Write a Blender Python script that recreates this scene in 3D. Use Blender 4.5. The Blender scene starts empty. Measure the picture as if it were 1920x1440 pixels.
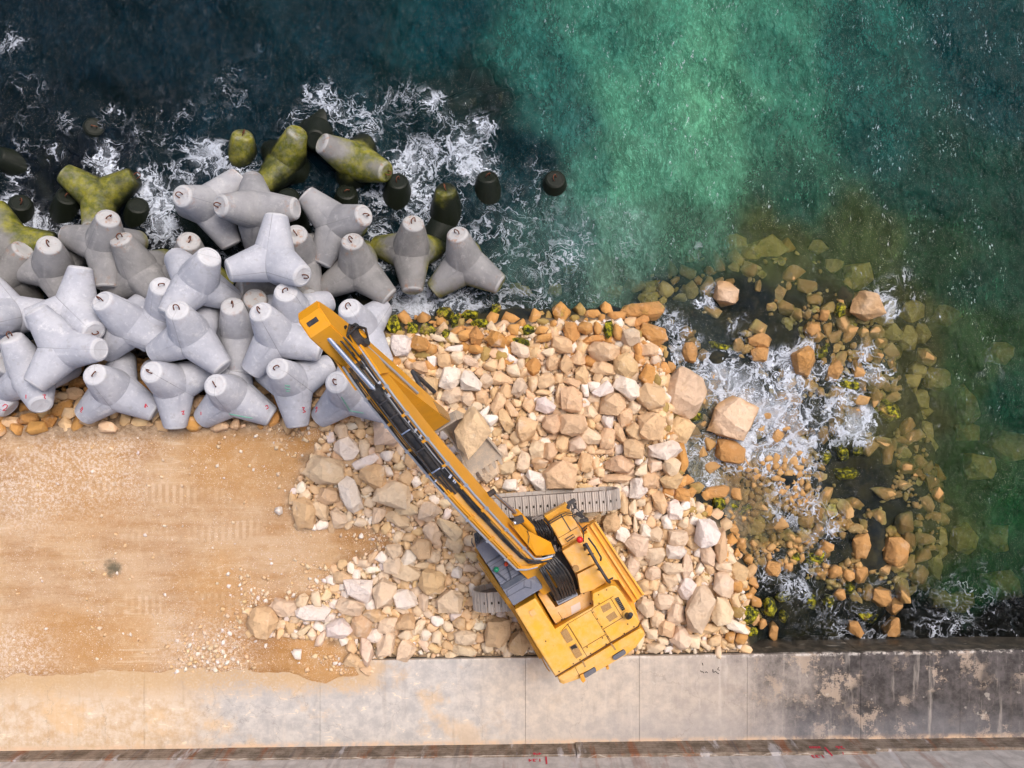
import bpy, bmesh, math, random
import numpy as np
from mathutils import Vector, Matrix, Quaternion, noise
from mathutils.bvhtree import BVHTree
random.seed(7)
RNG = np.random.default_rng(11)
scene = bpy.context.scene
COL = scene.collection
R = math.radians
# ------------------------------------------------------------------ scale
H = 24.9            # height of the camera over the quay top (z = 0)
SC = 60.0           # photo pixels per metre at z = 0
WATER = -1.3

def W(px, py, z=0.0):
    """A point of the place: where the photo shows it, at its real height."""
    k = (H - z) / H / SC
    return Vector(((px - 960) * k, (720 - py) * k, z))

def link(o, parent=None):
    COL.objects.link(o)
    if parent is not None:
        o.parent = parent
    return o

def tag(o, label=None, cat=None, group=None, kind=None):
    if label: o['label'] = label
    if cat: o['category'] = cat
    if group: o['group'] = group
    if kind: o['kind'] = kind
    return o

def empty(name, loc=(0, 0, 0)):
    o = bpy.data.objects.new(name, None)
    o.location = loc
    o.empty_display_size = .3
    return link(o)

def obj_bm(name, bm, m, parent=None, smooth=False):
    me = bpy.data.meshes.new(name)
    bmesh.ops.recalc_face_normals(bm, faces=bm.faces[:])
    bm.to_mesh(me); bm.free()
    if smooth:
        me.polygons.foreach_set('use_smooth', [True] * len(me.polygons))
    if m: me.materials.append(m)
    o = bpy.data.objects.new(name, me)
    return link(o, parent)

def smart_smooth(me, ang=35):
    """Smooth faces, with edges sharper than ang marked sharp."""
    me.polygons.foreach_set('use_smooth', [True] * len(me.polygons))
    bm = bmesh.new(); bm.from_mesh(me)
    for e in bm.edges:
        if len(e.link_faces) == 2 and e.calc_face_angle(0) > R(ang):
            e.smooth = False
    bm.to_mesh(me); bm.free()

# ------------------------------------------------------------------ node helpers
class NT:
    def __init__(s, name):
        s.m = bpy.data.materials.new(name); s.m.use_nodes = True
        s.t = s.m.node_tree; s.t.nodes.clear()
        s.out = s.n('ShaderNodeOutputMaterial')
    def n(s, typ, **kw):
        nd = s.t.nodes.new(typ)
        for k, v in kw.items(): setattr(nd, k, v)
        return nd
    def l(s, a, b): s.t.links.new(a, b)
    def put(s, sock, v):
        if v is None: return
        if isinstance(v, bpy.types.NodeSocket): s.l(v, sock)
        elif isinstance(v, bpy.types.Node): s.l(v.outputs[0], sock)
        else:
            try:
                sock.default_value = v
            except Exception:
                sock.default_value = tuple(v) + (1,)
    def math(s, op, a, b=None, clamp=False):
        nd = s.n('ShaderNodeMath', operation=op, use_clamp=clamp)
        s.put(nd.inputs[0], a)
        if b is not None: s.put(nd.inputs[1], b)
        return nd.outputs[0]
    def vmath(s, op, a, b=None):
        nd = s.n('ShaderNodeVectorMath', operation=op)
        s.put(nd.inputs[0], a)
        if b is not None:
            if op == 'SCALE': s.put(nd.inputs['Scale'], b)
            else: s.put(nd.inputs[1], b)
        return nd.outputs[1] if op in ('LENGTH', 'DISTANCE') else nd.outputs[0]
    def mix(s, f, a, b, blend='MIX'):
        nd = s.n('ShaderNodeMix', data_type='RGBA', blend_type=blend)
        s.put(nd.inputs[0], f)
        for i, v in ((6, a), (7, b)):
            if isinstance(v, (tuple, list)): nd.inputs[i].default_value = (v[0], v[1], v[2], 1)
            else: s.l(v, nd.inputs[i])
        return nd.outputs[2]
    def pos(s): return s.n('ShaderNodeNewGeometry').outputs['Position']
    def gen(s): return s.n('ShaderNodeTexCoord').outputs['Object']
    def noise(s, vec, scale, detail=4, rough=.55, dist=0, color=False):
        nd = s.n('ShaderNodeTexNoise')
        s.put(nd.inputs['Vector'], vec)
        nd.inputs['Scale'].default_value = scale
        nd.inputs['Detail'].default_value = detail
        nd.inputs['Roughness'].default_value = rough
        nd.inputs['Distortion'].default_value = dist
        return nd.outputs[1 if color else 0]
    def vor(s, vec, scale, feature='F1', out=0, rand=1):
        nd = s.n('ShaderNodeTexVoronoi', feature=feature)
        s.put(nd.inputs['Vector'], vec)
        nd.inputs['Scale'].default_value = scale
        nd.inputs['Randomness'].default_value = rand
        return nd.outputs[out]
    def ss(s, v, lo, hi, a=0., b=1.):
        nd = s.n('ShaderNodeMapRange', interpolation_type='SMOOTHSTEP')
        s.put(nd.inputs[0], v)
        s.put(nd.inputs[1], lo); s.put(nd.inputs[2], hi)
        nd.inputs[3].default_value = a; nd.inputs[4].default_value = b
        return nd.outputs[0]
    def map(s, v, sc=(1, 1, 1), loc=(0, 0, 0), rot=(0, 0, 0)):
        nd = s.n('ShaderNodeMapping')
        s.put(nd.inputs[0], v)
        nd.inputs['Scale'].default_value = sc; nd.inputs['Location'].default_value = loc
        nd.inputs['Rotation'].default_value = rot
        return nd.outputs[0]
    def xyz(s, v):
        nd = s.n('ShaderNodeSeparateXYZ'); s.put(nd.inputs[0], v)
        return nd.outputs
    def attr(s, name, kind='GEOMETRY', out='Fac'):
        nd = s.n('ShaderNodeAttribute', attribute_type=kind, attribute_name=name)
        return nd.outputs[out]
    def bump(s, h, strength=.5, dist=.02, normal=None):
        nd = s.n('ShaderNodeBump')
        nd.inputs['Strength'].default_value = strength
        nd.inputs['Distance'].default_value = dist
        s.put(nd.inputs['Height'], h)
        if normal is not None: s.l(normal, nd.inputs['Normal'])
        return nd.outputs[0]
    def principled(s, color, rough=.8, metal=0., normal=None, spec=.3):
        nd = s.n('ShaderNodeBsdfPrincipled')
        if isinstance(color, (tuple, list)): nd.inputs['Base Color'].default_value = (*color[:3], 1)
        else: s.l(color, nd.inputs['Base Color'])
        s.put(nd.inputs['Roughness'], rough); s.put(nd.inputs['Metallic'], metal)
        nd.inputs['Specular IOR Level'].default_value = spec
        if normal is not None: s.l(normal, nd.inputs['Normal'])
        s.l(nd.outputs[0], s.out.inputs[0])
        return nd

def simple(name, col, rough=.5, metal=0., dirt=0.25, scale=3., dirtcol=(.35, .27, .18), spec=.4, bump=.15):
    t = NT(name); p = t.pos()
    n = t.noise(p, scale, 6, .65); n2 = t.noise(p, scale * 9, 4, .6)
    f = t.math('MULTIPLY', t.ss(t.math('ADD', t.math('MULTIPLY', n, .7), t.math('MULTIPLY', n2, .3)), .42, .68), dirt)
    c = t.mix(f, col, dirtcol)
    t.principled(c, t.math('ADD', rough, t.math('MULTIPLY', f, .3)), metal, t.bump(n2, bump, .01), spec)
    return t.m
# ------------------------------------------------------------------ materials
def mat_concrete_unit():
    """Cast concrete of the tetrapods: object property 'age' greys it, 'moss' lets algae climb higher."""
    t = NT('cast_concrete'); p = t.pos(); g = t.gen()
    age = t.attr('age', 'OBJECT'); moss = t.attr('moss', 'OBJECT')
    oi = t.n('ShaderNodeObjectInfo')
    gv = t.vmath('ADD', g, t.vmath('SCALE', oi.outputs['Location'], 3.1))
    n1 = t.noise(gv, 1.3, 6, .6); n2 = t.noise(gv, 7, 6, .7); n3 = t.noise(gv, 45, 3, .6)
    new = t.mix(t.ss(n1, .3, .7), (.385, .395, .445), (.515, .52, .56))
    old = t.mix(t.ss(n1, .3, .7), (.150, .143, .130), (.235, .222, .205))
    c = t.mix(age, new, old)
    c = t.mix(t.ss(n2, .52, .75, 0, .5), c, t.mix(age, (.68, .69, .72), (.29, .275, .255)))
    c = t.mix(t.math('MULTIPLY', t.ss(n2, .46, .30), t.ss(n1, .45, .7, 0, .6)), c, (.28, .285, .31))
    pores = t.ss(t.vor(gv, 26), .10, .05)
    c = t.mix(t.math('MULTIPLY', pores, t.ss(n1, .55, .7, 0, .35)), c, (.22, .22, .23))
    # drip stains running down the sides
    sv = t.map(p, (5, 5, .5)); st = t.ss(t.noise(sv, 1.2, 4, .6), .56, .74, 0, .45)
    c = t.mix(st, c, (.30, .29, .28))
    gx, gy, gz = t.xyz(g)
    # seams left by the two halves of each mould
    se = t.math('MINIMUM', t.math('ABSOLUTE', t.math('SUBTRACT', gx, gy)), t.math('ABSOLUTE', t.math('ADD', gx, gy)))
    seam = t.ss(se, .016, .006)
    c = t.mix(t.math('MULTIPLY', seam, t.ss(n1, .35, .6, .2, .75)), c, (.17, .17, .175))
    ln = t.vmath('LENGTH', g)
    endm = t.ss(ln, 1.32, 1.36)
    c = t.mix(t.math('MULTIPLY', endm, .45), c, (.66, .655, .65))
    c = t.mix(t.math('MULTIPLY', t.math('MULTIPLY', t.ss(ln, 1.05, 1.36), t.ss(t.noise(gv, 5, 6, .7), .52, .66)), t.math('ADD', .12, t.math('MULTIPLY', age, .6))), c, (.34, .15, .06))
    c = t.mix(t.math('MULTIPLY', t.ss(t.noise(t.map(gv, (2, 2, 2), loc=(3, 3, 3)), 1.1, 7, .75), .56, .66), .55), c, t.mix(age, (.66, .655, .66), (.31, .295, .275)))
    z = t.xyz(p)[2]
    zz = t.math('ADD', z, t.math('MULTIPLY', t.math('SUBTRACT', t.noise(p, 1.4, 5, .65), .5), 1.1))
    zz = t.math('SUBTRACT', zz, moss)
    a1 = t.ss(zz, -.50, -1.0); a2 = t.ss(zz, -.95, -1.55)
    green = t.mix(t.ss(t.noise(p, 2.6, 6, .7), .38, .66), (.085, .095, .008), (.27, .25, .025))
    c = t.mix(t.math('MULTIPLY', a1, t.ss(n2, .3, .6, .7, 1)), c, green)
    c = t.mix(a2, c, (.009, .012, .007))
    h = t.math('ADD', t.math('MULTIPLY', n2, .6), t.math('MULTIPLY', n3, .25))
    rough = t.ss(zz, -1.2, -.5, .42, .85)
    t.principled(c, rough, 0, t.bump(h, .45, .04), .22)
    return t.m

def rock_nodes(t, base, p, wetmoss=True):
    n1 = t.noise(p, 2.2, 5, .65); n2 = t.noise(p, 7, 8, .74); n3 = t.noise(p, 50, 3, .6)
    c = t.mix(t.ss(n1, .56, .72, 0, .4), base, (.86, .75, .62))
    c = t.mix(t.ss(n1, .44, .30, 0, .35), c, (.64, .42, .22))
    c = t.mix(t.ss(n2, .45, .28, 0, .35), c, (.50, .31, .16))
    c = t.mix(t.ss(n2, .60, .78, 0, .35), c, (.88, .83, .76))
    c = t.mix(t.ss(n3, .64, .8, 0, .2), c, (.42, .30, .22))
    z = t.xyz(p)[2]
    zz = t.math('ADD', z, t.math('MULTIPLY', t.math('SUBTRACT', t.noise(p, .9, 4, .6), .5), .8))
    wet = t.ss(zz, -.80, -1.2)
    sunk = t.ss(z, -1.32, -1.50)
    c = t.mix(t.math('MULTIPLY', t.math('SUBTRACT', wet, sunk, clamp=True), .80), c, t.mix(n1, (.42, .20, .055), (.62, .36, .15)))
    crk = t.vor(t.vmath('ADD', p, t.vmath('SCALE', t.noise(p, 4, 3, .6, color=True), .25)), 3.2, 'F1')
    h = t.math('ADD', t.math('ADD', n2, t.math('MULTIPLY', crk, .9)), t.math('MULTIPLY', n3, .12))
    rough = t.math('SUBTRACT', .88, t.math('MULTIPLY', wet, .45))
    return c, rough, h, n2, z

def mat_rock():
    t = NT('limestone'); p = t.pos()
    oi = t.n('ShaderNodeObjectInfo')
    base = oi.outputs['Color']; moss = t.attr('moss', 'OBJECT')
    c, rough, h, n2, z = rock_nodes(t, base, p)
    patch = t.ss(t.math('ADD', t.noise(p, 2.6, 5, .6), t.math('MULTIPLY', moss, .55)), .62, .86)
    mc = t.mix(t.ss(n2, .40, .62), (.012, .018, .008), t.mix(t.ss(n2, .42, .62), (.16, .17, .006), (.50, .44, .02)))
    c = t.mix(t.math('MULTIPLY', patch, t.math('MINIMUM', t.math('MULTIPLY', moss, 3.), 1.)), c, mc)
    t.principled(c, rough, 0, t.bump(h, .8, .12), .3)
    return t.m

def mat_rubble():
    t = NT('limestone_rubble'); p = t.pos()
    base = t.attr('Col', 'GEOMETRY', 'Color')
    c, rough, h, n2, z = rock_nodes(t, base, p)
    t.principled(c, rough, 0, t.bump(h, .7, .08), .3)
    return t.m

def blob(t, p, px, py, r, soft=.5, warp=None):
    q = W(px, py)
    v = t.vmath('SUBTRACT', p, (q.x, q.y, 0))
    v = t.vmath('MULTIPLY', v, (1, 1, 0))
    if warp is not None: v = t.vmath('ADD', v, warp)
    return t.ss(t.vmath('LENGTH', v), r, r * soft)

def mat_sand():
    t = NT('compacted_sand'); p = t.pos()
    wcol = t.vmath('SCALE', t.vmath('SUBTRACT', t.noise(p, .5, 4, .6, color=True), (.5, .5, .5)), 2.6)
    n1 = t.noise(p, .45, 6, .62); n2 = t.noise(p, 4, 8, .7); n3 = t.noise(p, 22, 5, .7)
    stre = t.noise(t.map(p, (.35, 2.4, 1), rot=(0, 0, R(-4))), 1.1, 7, .65)
    pale, brown = (.52, .315, .150), (.365, .175, .052)
    f = t.math('ADD', t.math('MULTIPLY', n1, .75), t.math('MULTIPLY', stre, .25))
    c = t.mix(t.ss(f, .40, .60), brown, pale)
    # the trodden pale track across the middle
    track = t.math('MAXIMUM', blob(t, p, 180, 1060, 6.5, .3, t.vmath('MULTIPLY', wcol, (1, 1.6, 0))), blob(t, p, 480, 1010, 3.6, .3, wcol))
    c = t.mix(t.math('MULTIPLY', track, t.ss(stre, .3, .62, .2, .65)), c, (.60, .43, .285))
    for bx, by, br in ((110, 1200, 1.7), (220, 1200, 1.8), (480, 830, 3.0), (610, 860, 1.3), (150, 900, 2.6), (410, 1095, 1.6), (600, 1230, 1.8)):
        c = t.mix(t.math('MULTIPLY', blob(t, p, bx, by, br, .3, wcol), .55), c, (.50, .265, .09))
    c = t.mix(t.ss(n2, .50, .74, 0, .45), c, (.72, .54, .37))
    c = t.mix(t.ss(n2, .45, .25, 0, .5), c, (.36, .20, .09))
    grain = t.noise(p, 34, 4, .8)
    c = t.mix(t.ss(grain, .56, .72, 0, .45), c, (.76, .60, .43))
    c = t.mix(t.ss(grain, .44, .30, 0, .55), c, (.26, .14, .065))
    speck = t.ss(t.vor(p, 17), .26, .14)
    dens = t.ss(t.noise(p, .8, 5, .7), .40, .60)
    c = t.mix(t.math('MULTIPLY', speck, t.math('MULTIPLY', dens, .9)), c, (.82, .73, .64))
    speck2 = t.ss(t.vor(t.vmath('ADD', p, (3.3, 1.7, 0)), 34), .25, .12)
    c = t.mix(t.math('MULTIPLY', speck2, t.ss(n2, .35, .55, .2, .85)), c, (.80, .70, .60))
    rim = t.math('MAXIMUM', blob(t, p, 60, 900, 2.2, .3, wcol), t.math('MAXIMUM', blob(t, p, 160, 830, 3.2, .3, wcol), t.math('MAXIMUM', blob(t, p, 400, 1225, 2.2, .2, wcol), blob(t, p, 40, 1235, 1.8, .2, wcol))))
    c = t.mix(t.math('MULTIPLY', rim, t.ss(t.noise(p, 12, 5, .8), .46, .60, 0, .75)), c, (.74, .63, .53))
    # thin pale scrape marks
    sc = t.ss(t.math('ABSOLUTE', t.math('SUBTRACT', t.noise(t.map(p, (.12, 1.8, 1), rot=(0, 0, R(8))), 1.4, 3, .4), .5)), .012, .003)
    c = t.mix(t.math('MULTIPLY', sc, t.ss(n1, .45, .6, 0, .35)), c, (.74, .60, .44))
    # faint prints of the crawler tracks
    X, Y, Z_ = t.xyz(p)
    for y0, sl, x0, x1 in ((-5.05, .10, -13.5, -6.2), (-6.95, .04, -12.5, -7.0), (-3.2, -.06, -14.5, -8.0)):
        dy = t.math('ABSOLUTE', t.math('SUBTRACT', Y, t.math('ADD', y0 - sl * x0, t.math('MULTIPLY', X, sl))))
        band = t.math('MULTIPLY', t.ss(dy, .33, .24), t.math('MULTIPLY', t.ss(X, x0, x0 + 1.5), t.ss(X, x1, x1 - 2.)))
        bars = t.ss(t.math('ABSOLUTE', t.math('SUBTRACT', t.math('FRACT', t.math('MULTIPLY', X, 4.6)), .5)), .16, .34)
        c = t.mix(t.math('MULTIPLY', t.math('MULTIPLY', band, bars), t.ss(n1, .42, .60, .0, .30)), c, (.34, .19, .08))
        c = t.mix(t.math('MULTIPLY', t.math('MULTIPLY', band, t.math('SUBTRACT', 1., bars)), t.ss(n1, .42, .60, .0, .16)), c, (.78, .64, .50))
    # the oil stain
    ow = t.vmath('SCALE', t.vmath('SUBTRACT', t.noise(p, 5, 5, .7, color=True), (.5, .5, .5)), .55)
    c = t.mix(t.math('MULTIPLY', blob(t, p, 213, 1063, .36, .15, ow), .85), c, (.07, .075, .05))
    # bed under the sea: dark weed and stones
    z = t.xyz(p)[2]
    pile = t.attr('pile')
    grit = t.mix(t.ss(n2, .35, .65), (.20, .13, .075), (.46, .34, .23))
    c = t.mix(pile, c, grit)
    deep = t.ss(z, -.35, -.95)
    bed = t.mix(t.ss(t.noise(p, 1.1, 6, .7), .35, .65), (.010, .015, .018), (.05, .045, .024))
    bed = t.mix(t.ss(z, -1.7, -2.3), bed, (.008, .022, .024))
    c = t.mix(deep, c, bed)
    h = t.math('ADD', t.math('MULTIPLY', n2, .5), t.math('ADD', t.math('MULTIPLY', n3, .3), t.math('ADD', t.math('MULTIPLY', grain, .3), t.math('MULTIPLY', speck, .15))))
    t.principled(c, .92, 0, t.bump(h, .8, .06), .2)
    return t.m

def mat_quay():
    t = NT('quay_concrete'); p = t.pos(); x, y, z = t.xyz(p)
    n1 = t.noise(p, .35, 6, .62); n2 = t.noise(p, 2.4, 8, .72); n3 = t.noise(p, 14, 6, .7)
    wob = t.math('MULTIPLY', t.math('SUBTRACT', n1, .5), 9.)
    xx = t.math('ADD', x, wob)
    c = t.mix(t.ss(n2, .35, .65), (.46, .40, .345), (.62, .525, .43))
    greyer = t.mix(t.ss(n2, .35, .65), (.40, .385, .38), (.56, .53, .50))
    c = t.mix(t.ss(xx, 1.5, -2.5, 0, .8), c, greyer)
    warm = t.mix(t.ss(n2, .3, .65), (.54, .35, .18), (.66, .54, .41))
    c = t.mix(t.ss(xx, -9.0, -11.5, 0, .85), c, warm)
    c = t.mix(t.math('MULTIPLY', t.ss(t.noise(t.vmath('ADD', p, (9, 4, 0)), .5, 5, .65), .52, .64, 0, .6), t.ss(x, 4, -4)), c, (.66, .45, .25))
    # brushed dry mud and scratches
    sc = t.ss(t.math('ABSOLUTE', t.math('SUBTRACT', t.noise(t.map(p, (.5, 2.0, 1), rot=(0, 0, R(28))), 1.0, 3, .5), .5)), .012, .003)
    c = t.mix(t.math('MULTIPLY', sc, t.math('MULTIPLY', t.ss(x, 1, -3), t.ss(n2, .5, .62, 0, .8))), c, (.84, .68, .50))
    # black biofilm growing towards the sea end, with bare flaked patches
    grow = t.math('ADD', x, t.math('MULTIPLY', t.math('SUBTRACT', t.noise(t.map(p, (1, .8, 1)), .7, 9, .78), .5), 9.))
    c = t.mix(t.ss(grow, 1.5, 8.5, 0, .55), c, (.235, .20, .185))
    dark = t.ss(grow, 6.4, 10.5)
    dk = t.mix(t.ss(n2, .3, .7), (.022, .019, .018), (.105, .092, .09))
    c = t.mix(t.math('MULTIPLY', dark, t.ss(n3, .80, .62, .6, .97)), c, dk)
    flake = t.math('MULTIPLY', t.ss(t.noise(t.vmath('ADD', p, (5, 5, 0)), 1.0, 9, .78), .515, .57), t.ss(t.noise(p, .55, 3, .5), .42, .54))
    c = t.mix(t.math('MULTIPLY', flake, t.ss(x, 6.2, 8.0, 0, .8)), c, (.40, .31, .235))
    # greyer towards the wall foot
    c = t.mix(t.math('MULTIPLY', t.ss(t.math('ADD', y, t.math('MULTIPLY', n1, 1.6)), -8.9, -10.3, 0, .35), t.ss(x, -2, 3)), c, (.30, .30, .33))
    # hairline cracks
    cr = t.vor(t.vmath('ADD', p, t.vmath('SCALE', t.noise(p, 1.5, 5, .6, color=True), .9)), .33, 'DISTANCE_TO_EDGE')
    c = t.mix(t.ss(cr, .005, .001, 0, .28), c, (.20, .17, .15))
    drip = t.noise(t.map(p, (2.2, .22, 1)), 1.3, 6, .65)
    c = t.mix(t.ss(drip, .55, .70, 0, .4), c, t.mix(.5, c, (.20, .16, .13)))
    c = t.mix(t.ss(drip, .45, .32, 0, .3), c, (.66, .58, .50))
    ed = t.math('SUBTRACT', y, t.math('ADD', -8.565, t.math('MULTIPLY', x, .0155)))
    c = t.mix(t.math('MULTIPLY', t.ss(ed, -.12, -.02), t.ss(t.noise(p, 3.0, 7, .75), .50, .58, 0, .9)), c, (.66, .60, .54))
    ft = t.math('SUBTRACT', y, t.math('ADD', -11.267, t.math('MULTIPLY', x, .0125)))
    c = t.mix(t.math('MULTIPLY', t.ss(ft, .22, .04), t.ss(n2, .42, .58, .15, .8)), c, (.66, .46, .30))
    sd = t.math('MULTIPLY', t.ss(t.math('ADD', ed, t.math('MULTIPLY', t.math('SUBTRACT', n2, .5), 1.6)), -1.25, -.45), t.ss(x, -3.6, -5.2))
    c = t.mix(t.math('MULTIPLY', sd, t.ss(n3, .3, .6, .4, .95)), c, (.52, .35, .19))
    # wet sides below the coping
    c = t.mix(t.ss(z, -.06, -.2), c, t.mix(t.ss(n2, .4, .65), (.04, .036, .028), (.12, .10, .075)))
    c = t.mix(t.ss(t.noise(t.map(p, (2, 2, 5)), 1, 3, .5), .66, .70, 0, .7), c, t.mix(.5, c, (.62, .56, .48)))
    h = t.math('ADD', t.math('MULTIPLY', n2, .5), t.math('MULTIPLY', n3, .35))
    rough = t.ss(z, -1.0, -.1, .35, .85)
    t.principled(c, rough, 0, t.bump(h, .35, .03), .3)
    return t.m

def mat_parapet(form=False):
    t = NT('board_formed_concrete' if form else 'parapet_concrete'); p = t.pos(); x, y, z = t.xyz(p)
    n2 = t.noise(p, 2.4, 8, .7); run = t.noise(t.map(p, (1.1, 1, .12)), 1.6, 6, .65)
    if form:
        c = t.mix(t.ss(n2, .35, .65), (.12, .090, .065), (.27, .215, .17))
    else:
        c = t.mix(t.ss(n2, .35, .65), (.40, .37, .355), (.56, .52, .50))
    c = t.mix(t.math('MULTIPLY', t.ss(run, .52, .62), .75 if form else .35), c, (.24, .085, .035))
    c = t.mix(t.ss(t.noise(t.map(p, (2.3, 1, .15), loc=(4, 0, 0)), 1.2, 5, .6), .60, .68, 0, .6 if form else .25), c, (.10, .085, .085))
    c = t.mix(t.ss(t.noise(t.map(p, (1.7, 1, .4), loc=(9, 0, 0)), 1.2, 6, .6), .60, .70, 0, .6), c, (.56, .54, .56))
    ln = t.math('FRACT', t.math('MULTIPLY', z, 8.3))
    line = t.ss(t.math('ABSOLUTE', t.math('SUBTRACT', ln, .5)), .44, .5)
    if form: c = t.mix(t.math('MULTIPLY', line, t.ss(n2, .35, .6, .2, .7)), c, (.50, .44, .38))
    h = t.math('ADD', n2, t.math('MULTIPLY', line, .5 if form else 0.))
    t.principled(c, .85, 0, t.bump(h, .4, .03), .25)
    return t.m

def mat_yellow(name='yellow_paint', col=(.80, .40, .022), dust=.75, dustcol=(.80, .49, .21)):
    t = NT(name); p = t.pos()
    n1 = t.noise(p, .9, 6, .65); n2 = t.noise(p, 6, 7, .7); n3 = t.noise(p, 40, 4, .6)
    nz = t.xyz(t.n('ShaderNodeNewGeometry').outputs['Normal'])[2]
    c = t.mix(t.ss(n1, .35, .65), col, tuple(v * .86 for v in col))
    d = t.math('MULTIPLY', t.ss(t.math('ADD', t.math('MULTIPLY', n1, .65), t.math('MULTIPLY', n2, .35)), .40, .66), t.ss(nz, .3, .95, .12, 1.))
    d = t.math('MULTIPLY', d, dust)
    c = t.mix(d, c, dustcol)
    c = t.mix(t.ss(t.noise(t.vmath('ADD', p, (7, 2, 5)), 3.2, 7, .72), .64, .76, 0, .65), c, (.30, .12, .03))
    chip = t.ss(t.vor(p, 5.5), .07, .035)
    c = t.mix(t.math('MULTIPLY', chip, .7), c, (.10, .06, .035))
    c = t.mix(t.ss(n3, .66, .8, 0, .25), c, (.40, .26, .12))
    t.principled(c, t.math('ADD', .38, t.math('MULTIPLY', d, .5)), 0, t.bump(n2, .08, .02), .45)
    return t.m

M = {}
def build_mats():
    M['unit'] = mat_concrete_unit(); M['rock'] = mat_rock(); M['rubble'] = mat_rubble()
    M['sand'] = mat_sand(); M['quay'] = mat_quay()
    M['parapet'] = mat_parapet(); M['form'] = mat_parapet(True)
    M['yellow'] = mat_yellow(); M['peach'] = mat_yellow('dusty_yellow_paint', (.78, .40, .06), .95, (.74, .48, .27))
    M['worn'] = mat_yellow('worn_walkway_paint', (.76, .36, .03), .5, (.50, .24, .06))
    M['boom'] = mat_yellow('boom_paint', (.76, .33, .012), .25, (.70, .42, .17))
    M['black'] = simple('black_rubber', (.018, .018, .021), .45, 0, .22, 4, (.22, .18, .14))
    M['dark'] = simple('dark_painted_steel', (.035, .035, .042), .5, .2, .35, 4, (.20, .16, .12))
    M['cabgrey'] = simple('grey_cab_paint', (.145, .155, .20), .55, 0, .5, 2.5, (.27, .255, .26))
    M['cabdark'] = simple('dark_cab_trim', (.05, .06, .085), .5, 0, .3, 3, (.2, .19, .19))
    M['glass'] = simple('dusty_cab_glass', (.07, .08, .07), .18, 0, .5, 2, (.22, .21, .17), .6)
    M['chrome'] = simple('chrome_rod', (.62, .66, .76), .22, .9, .12, 6, (.4, .35, .3))
    M['pipe'] = simple('grey_steel_pipe', (.38, .41, .48), .4, .3, .3, 5, (.4, .33, .26))
    M['ypipe'] = simple('yellow_pipe', (.74, .33, .02), .4, 0, .3, 5, (.55, .35, .16))
    M['shoe'] = simple('worn_track_steel', (.46, .41, .37), .5, .25, .65, 5, (.60, .50, .42), .4, .4)
    M['shoedark'] = simple('track_chain_steel', (.17, .145, .13), .6, .3, .6, 6, (.38, .32, .27))
    M['rust'] = simple('rusty_rebar', (.13, .045, .025), .8, .2, .5, 12, (.30, .12, .05))
    M['red'] = simple('red_plastic', (.62, .015, .02), .35, 0, .1)
    M['redlamp'] = simple('orange_red_plastic', (.70, .07, .02), .35, 0, .1)
    M['green'] = simple('green_plastic', (.006, .20, .10), .35, 0, .1)
    M['mesh'] = simple('mesh_screen', (.42, .24, .09), .7, 0, .6, 30, (.16, .09, .04))
    M['hole'] = simple('dark_opening', (.02, .016, .012), .8, 0, .2)
    M['redpaint'] = simple('red_spray_paint', (.55, .03, .06), .8, 0, .35, 20, (.5, .3, .3), .1)
    M['greenpaint'] = simple('green_chalk', (.14, .50, .32), .8, 0, .5, 20, (.5, .5, .5), .1)
    M['blackpaint'] = simple('black_marker', (.06, .05, .045), .8, 0, .3, 20, (.3, .3, .3), .1)
    M['steel'] = simple('worn_bucket_steel', (.42, .35, .28), .7, .05, .95, 4, (.64, .49, .34))
    M['lug'] = simple('lug_opening_grey', (.13, .13, .15), .6, .2, .3)
    M['grime'] = simple('greasy_dust', (.20, .125, .06), .7, 0, .6, 5, (.05, .04, .035))
    M['seam'] = simple('panel_gap', (.10, .035, .01), .8, 0, .1)
    M['sticker'] = simple('pale_sticker', (.66, .56, .50), .6, 0, .5, 6, (.7, .5, .35))
# ------------------------------------------------------------------ terrain
LAND = [(-900, 800), (200, 800), (560, 790), (690, 700), (715, 640), (960, 622), (1150, 612), (1225, 660), (1240, 760),
        (1262, 900), (1290, 950), (1350, 1020), (1385, 1100), (1390, 1190), (1405, 1260), (1405, 1700), (-900, 1700)]
PILE = [(700, 640), (960, 610), (1160, 600), (1240, 660), (1262, 760), (1275, 900), (1310, 960), (1370, 1020), (1400, 1100),
        (1400, 1190), (1405, 1290), (690, 1262), (640, 1200), (470, 1190), (465, 1145), (600, 1120), (630, 1060), (740, 1030), (720, 990), (560, 985),
        (545, 930), (580, 860), (620, 800), (700, 770)]
SHELF = [(1210, 700), (1290, 560), (1345, 480), (1560, 455), (1700, 560), (1760, 690), (1830, 850), (1830, 1080), (1720, 1180), (1600, 1260),
         (1350, 1260), (1230, 900)]

def poly_np(poly):
    return np.array([((x - 960) / SC, (720 - y) / SC) for x, y in poly])

def sdist(P, poly):
    """Signed distance (positive inside) from points P (n,2) to a polygon."""
    A = poly_np(poly); B = np.roll(A, -1, 0)
    d = np.full(len(P), 1e9); inside = np.zeros(len(P), bool)
    for a, b in zip(A, B):
        ab = b - a; ap = P - a
        u = np.clip((ap @ ab) / (ab @ ab), 0, 1)
        d = np.minimum(d, np.linalg.norm(ap - u[:, None] * ab, axis=1))
        cond = (a[1] > P[:, 1]) != (b[1] > P[:, 1])
        xi = (b[0] - a[0]) * (P[:, 1] - a[1]) / ((b[1] - a[1]) + 1e-12) + a[0]
        inside ^= cond & (P[:, 0] < xi)
    return np.where(inside, d, -d)

def sstep(x, a, b):
    t = np.clip((x - a) / (b - a), 0, 1)
    return t * t * (3 - 2 * t)

def fbm(P, f, seed=0):
    out = np.empty(len(P))
    for i, (x, y) in enumerate(P):
        out[i] = noise.fractal(Vector((x * f + seed, y * f - seed, seed * .7)), .9, 2., 4)
    return out

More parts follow.
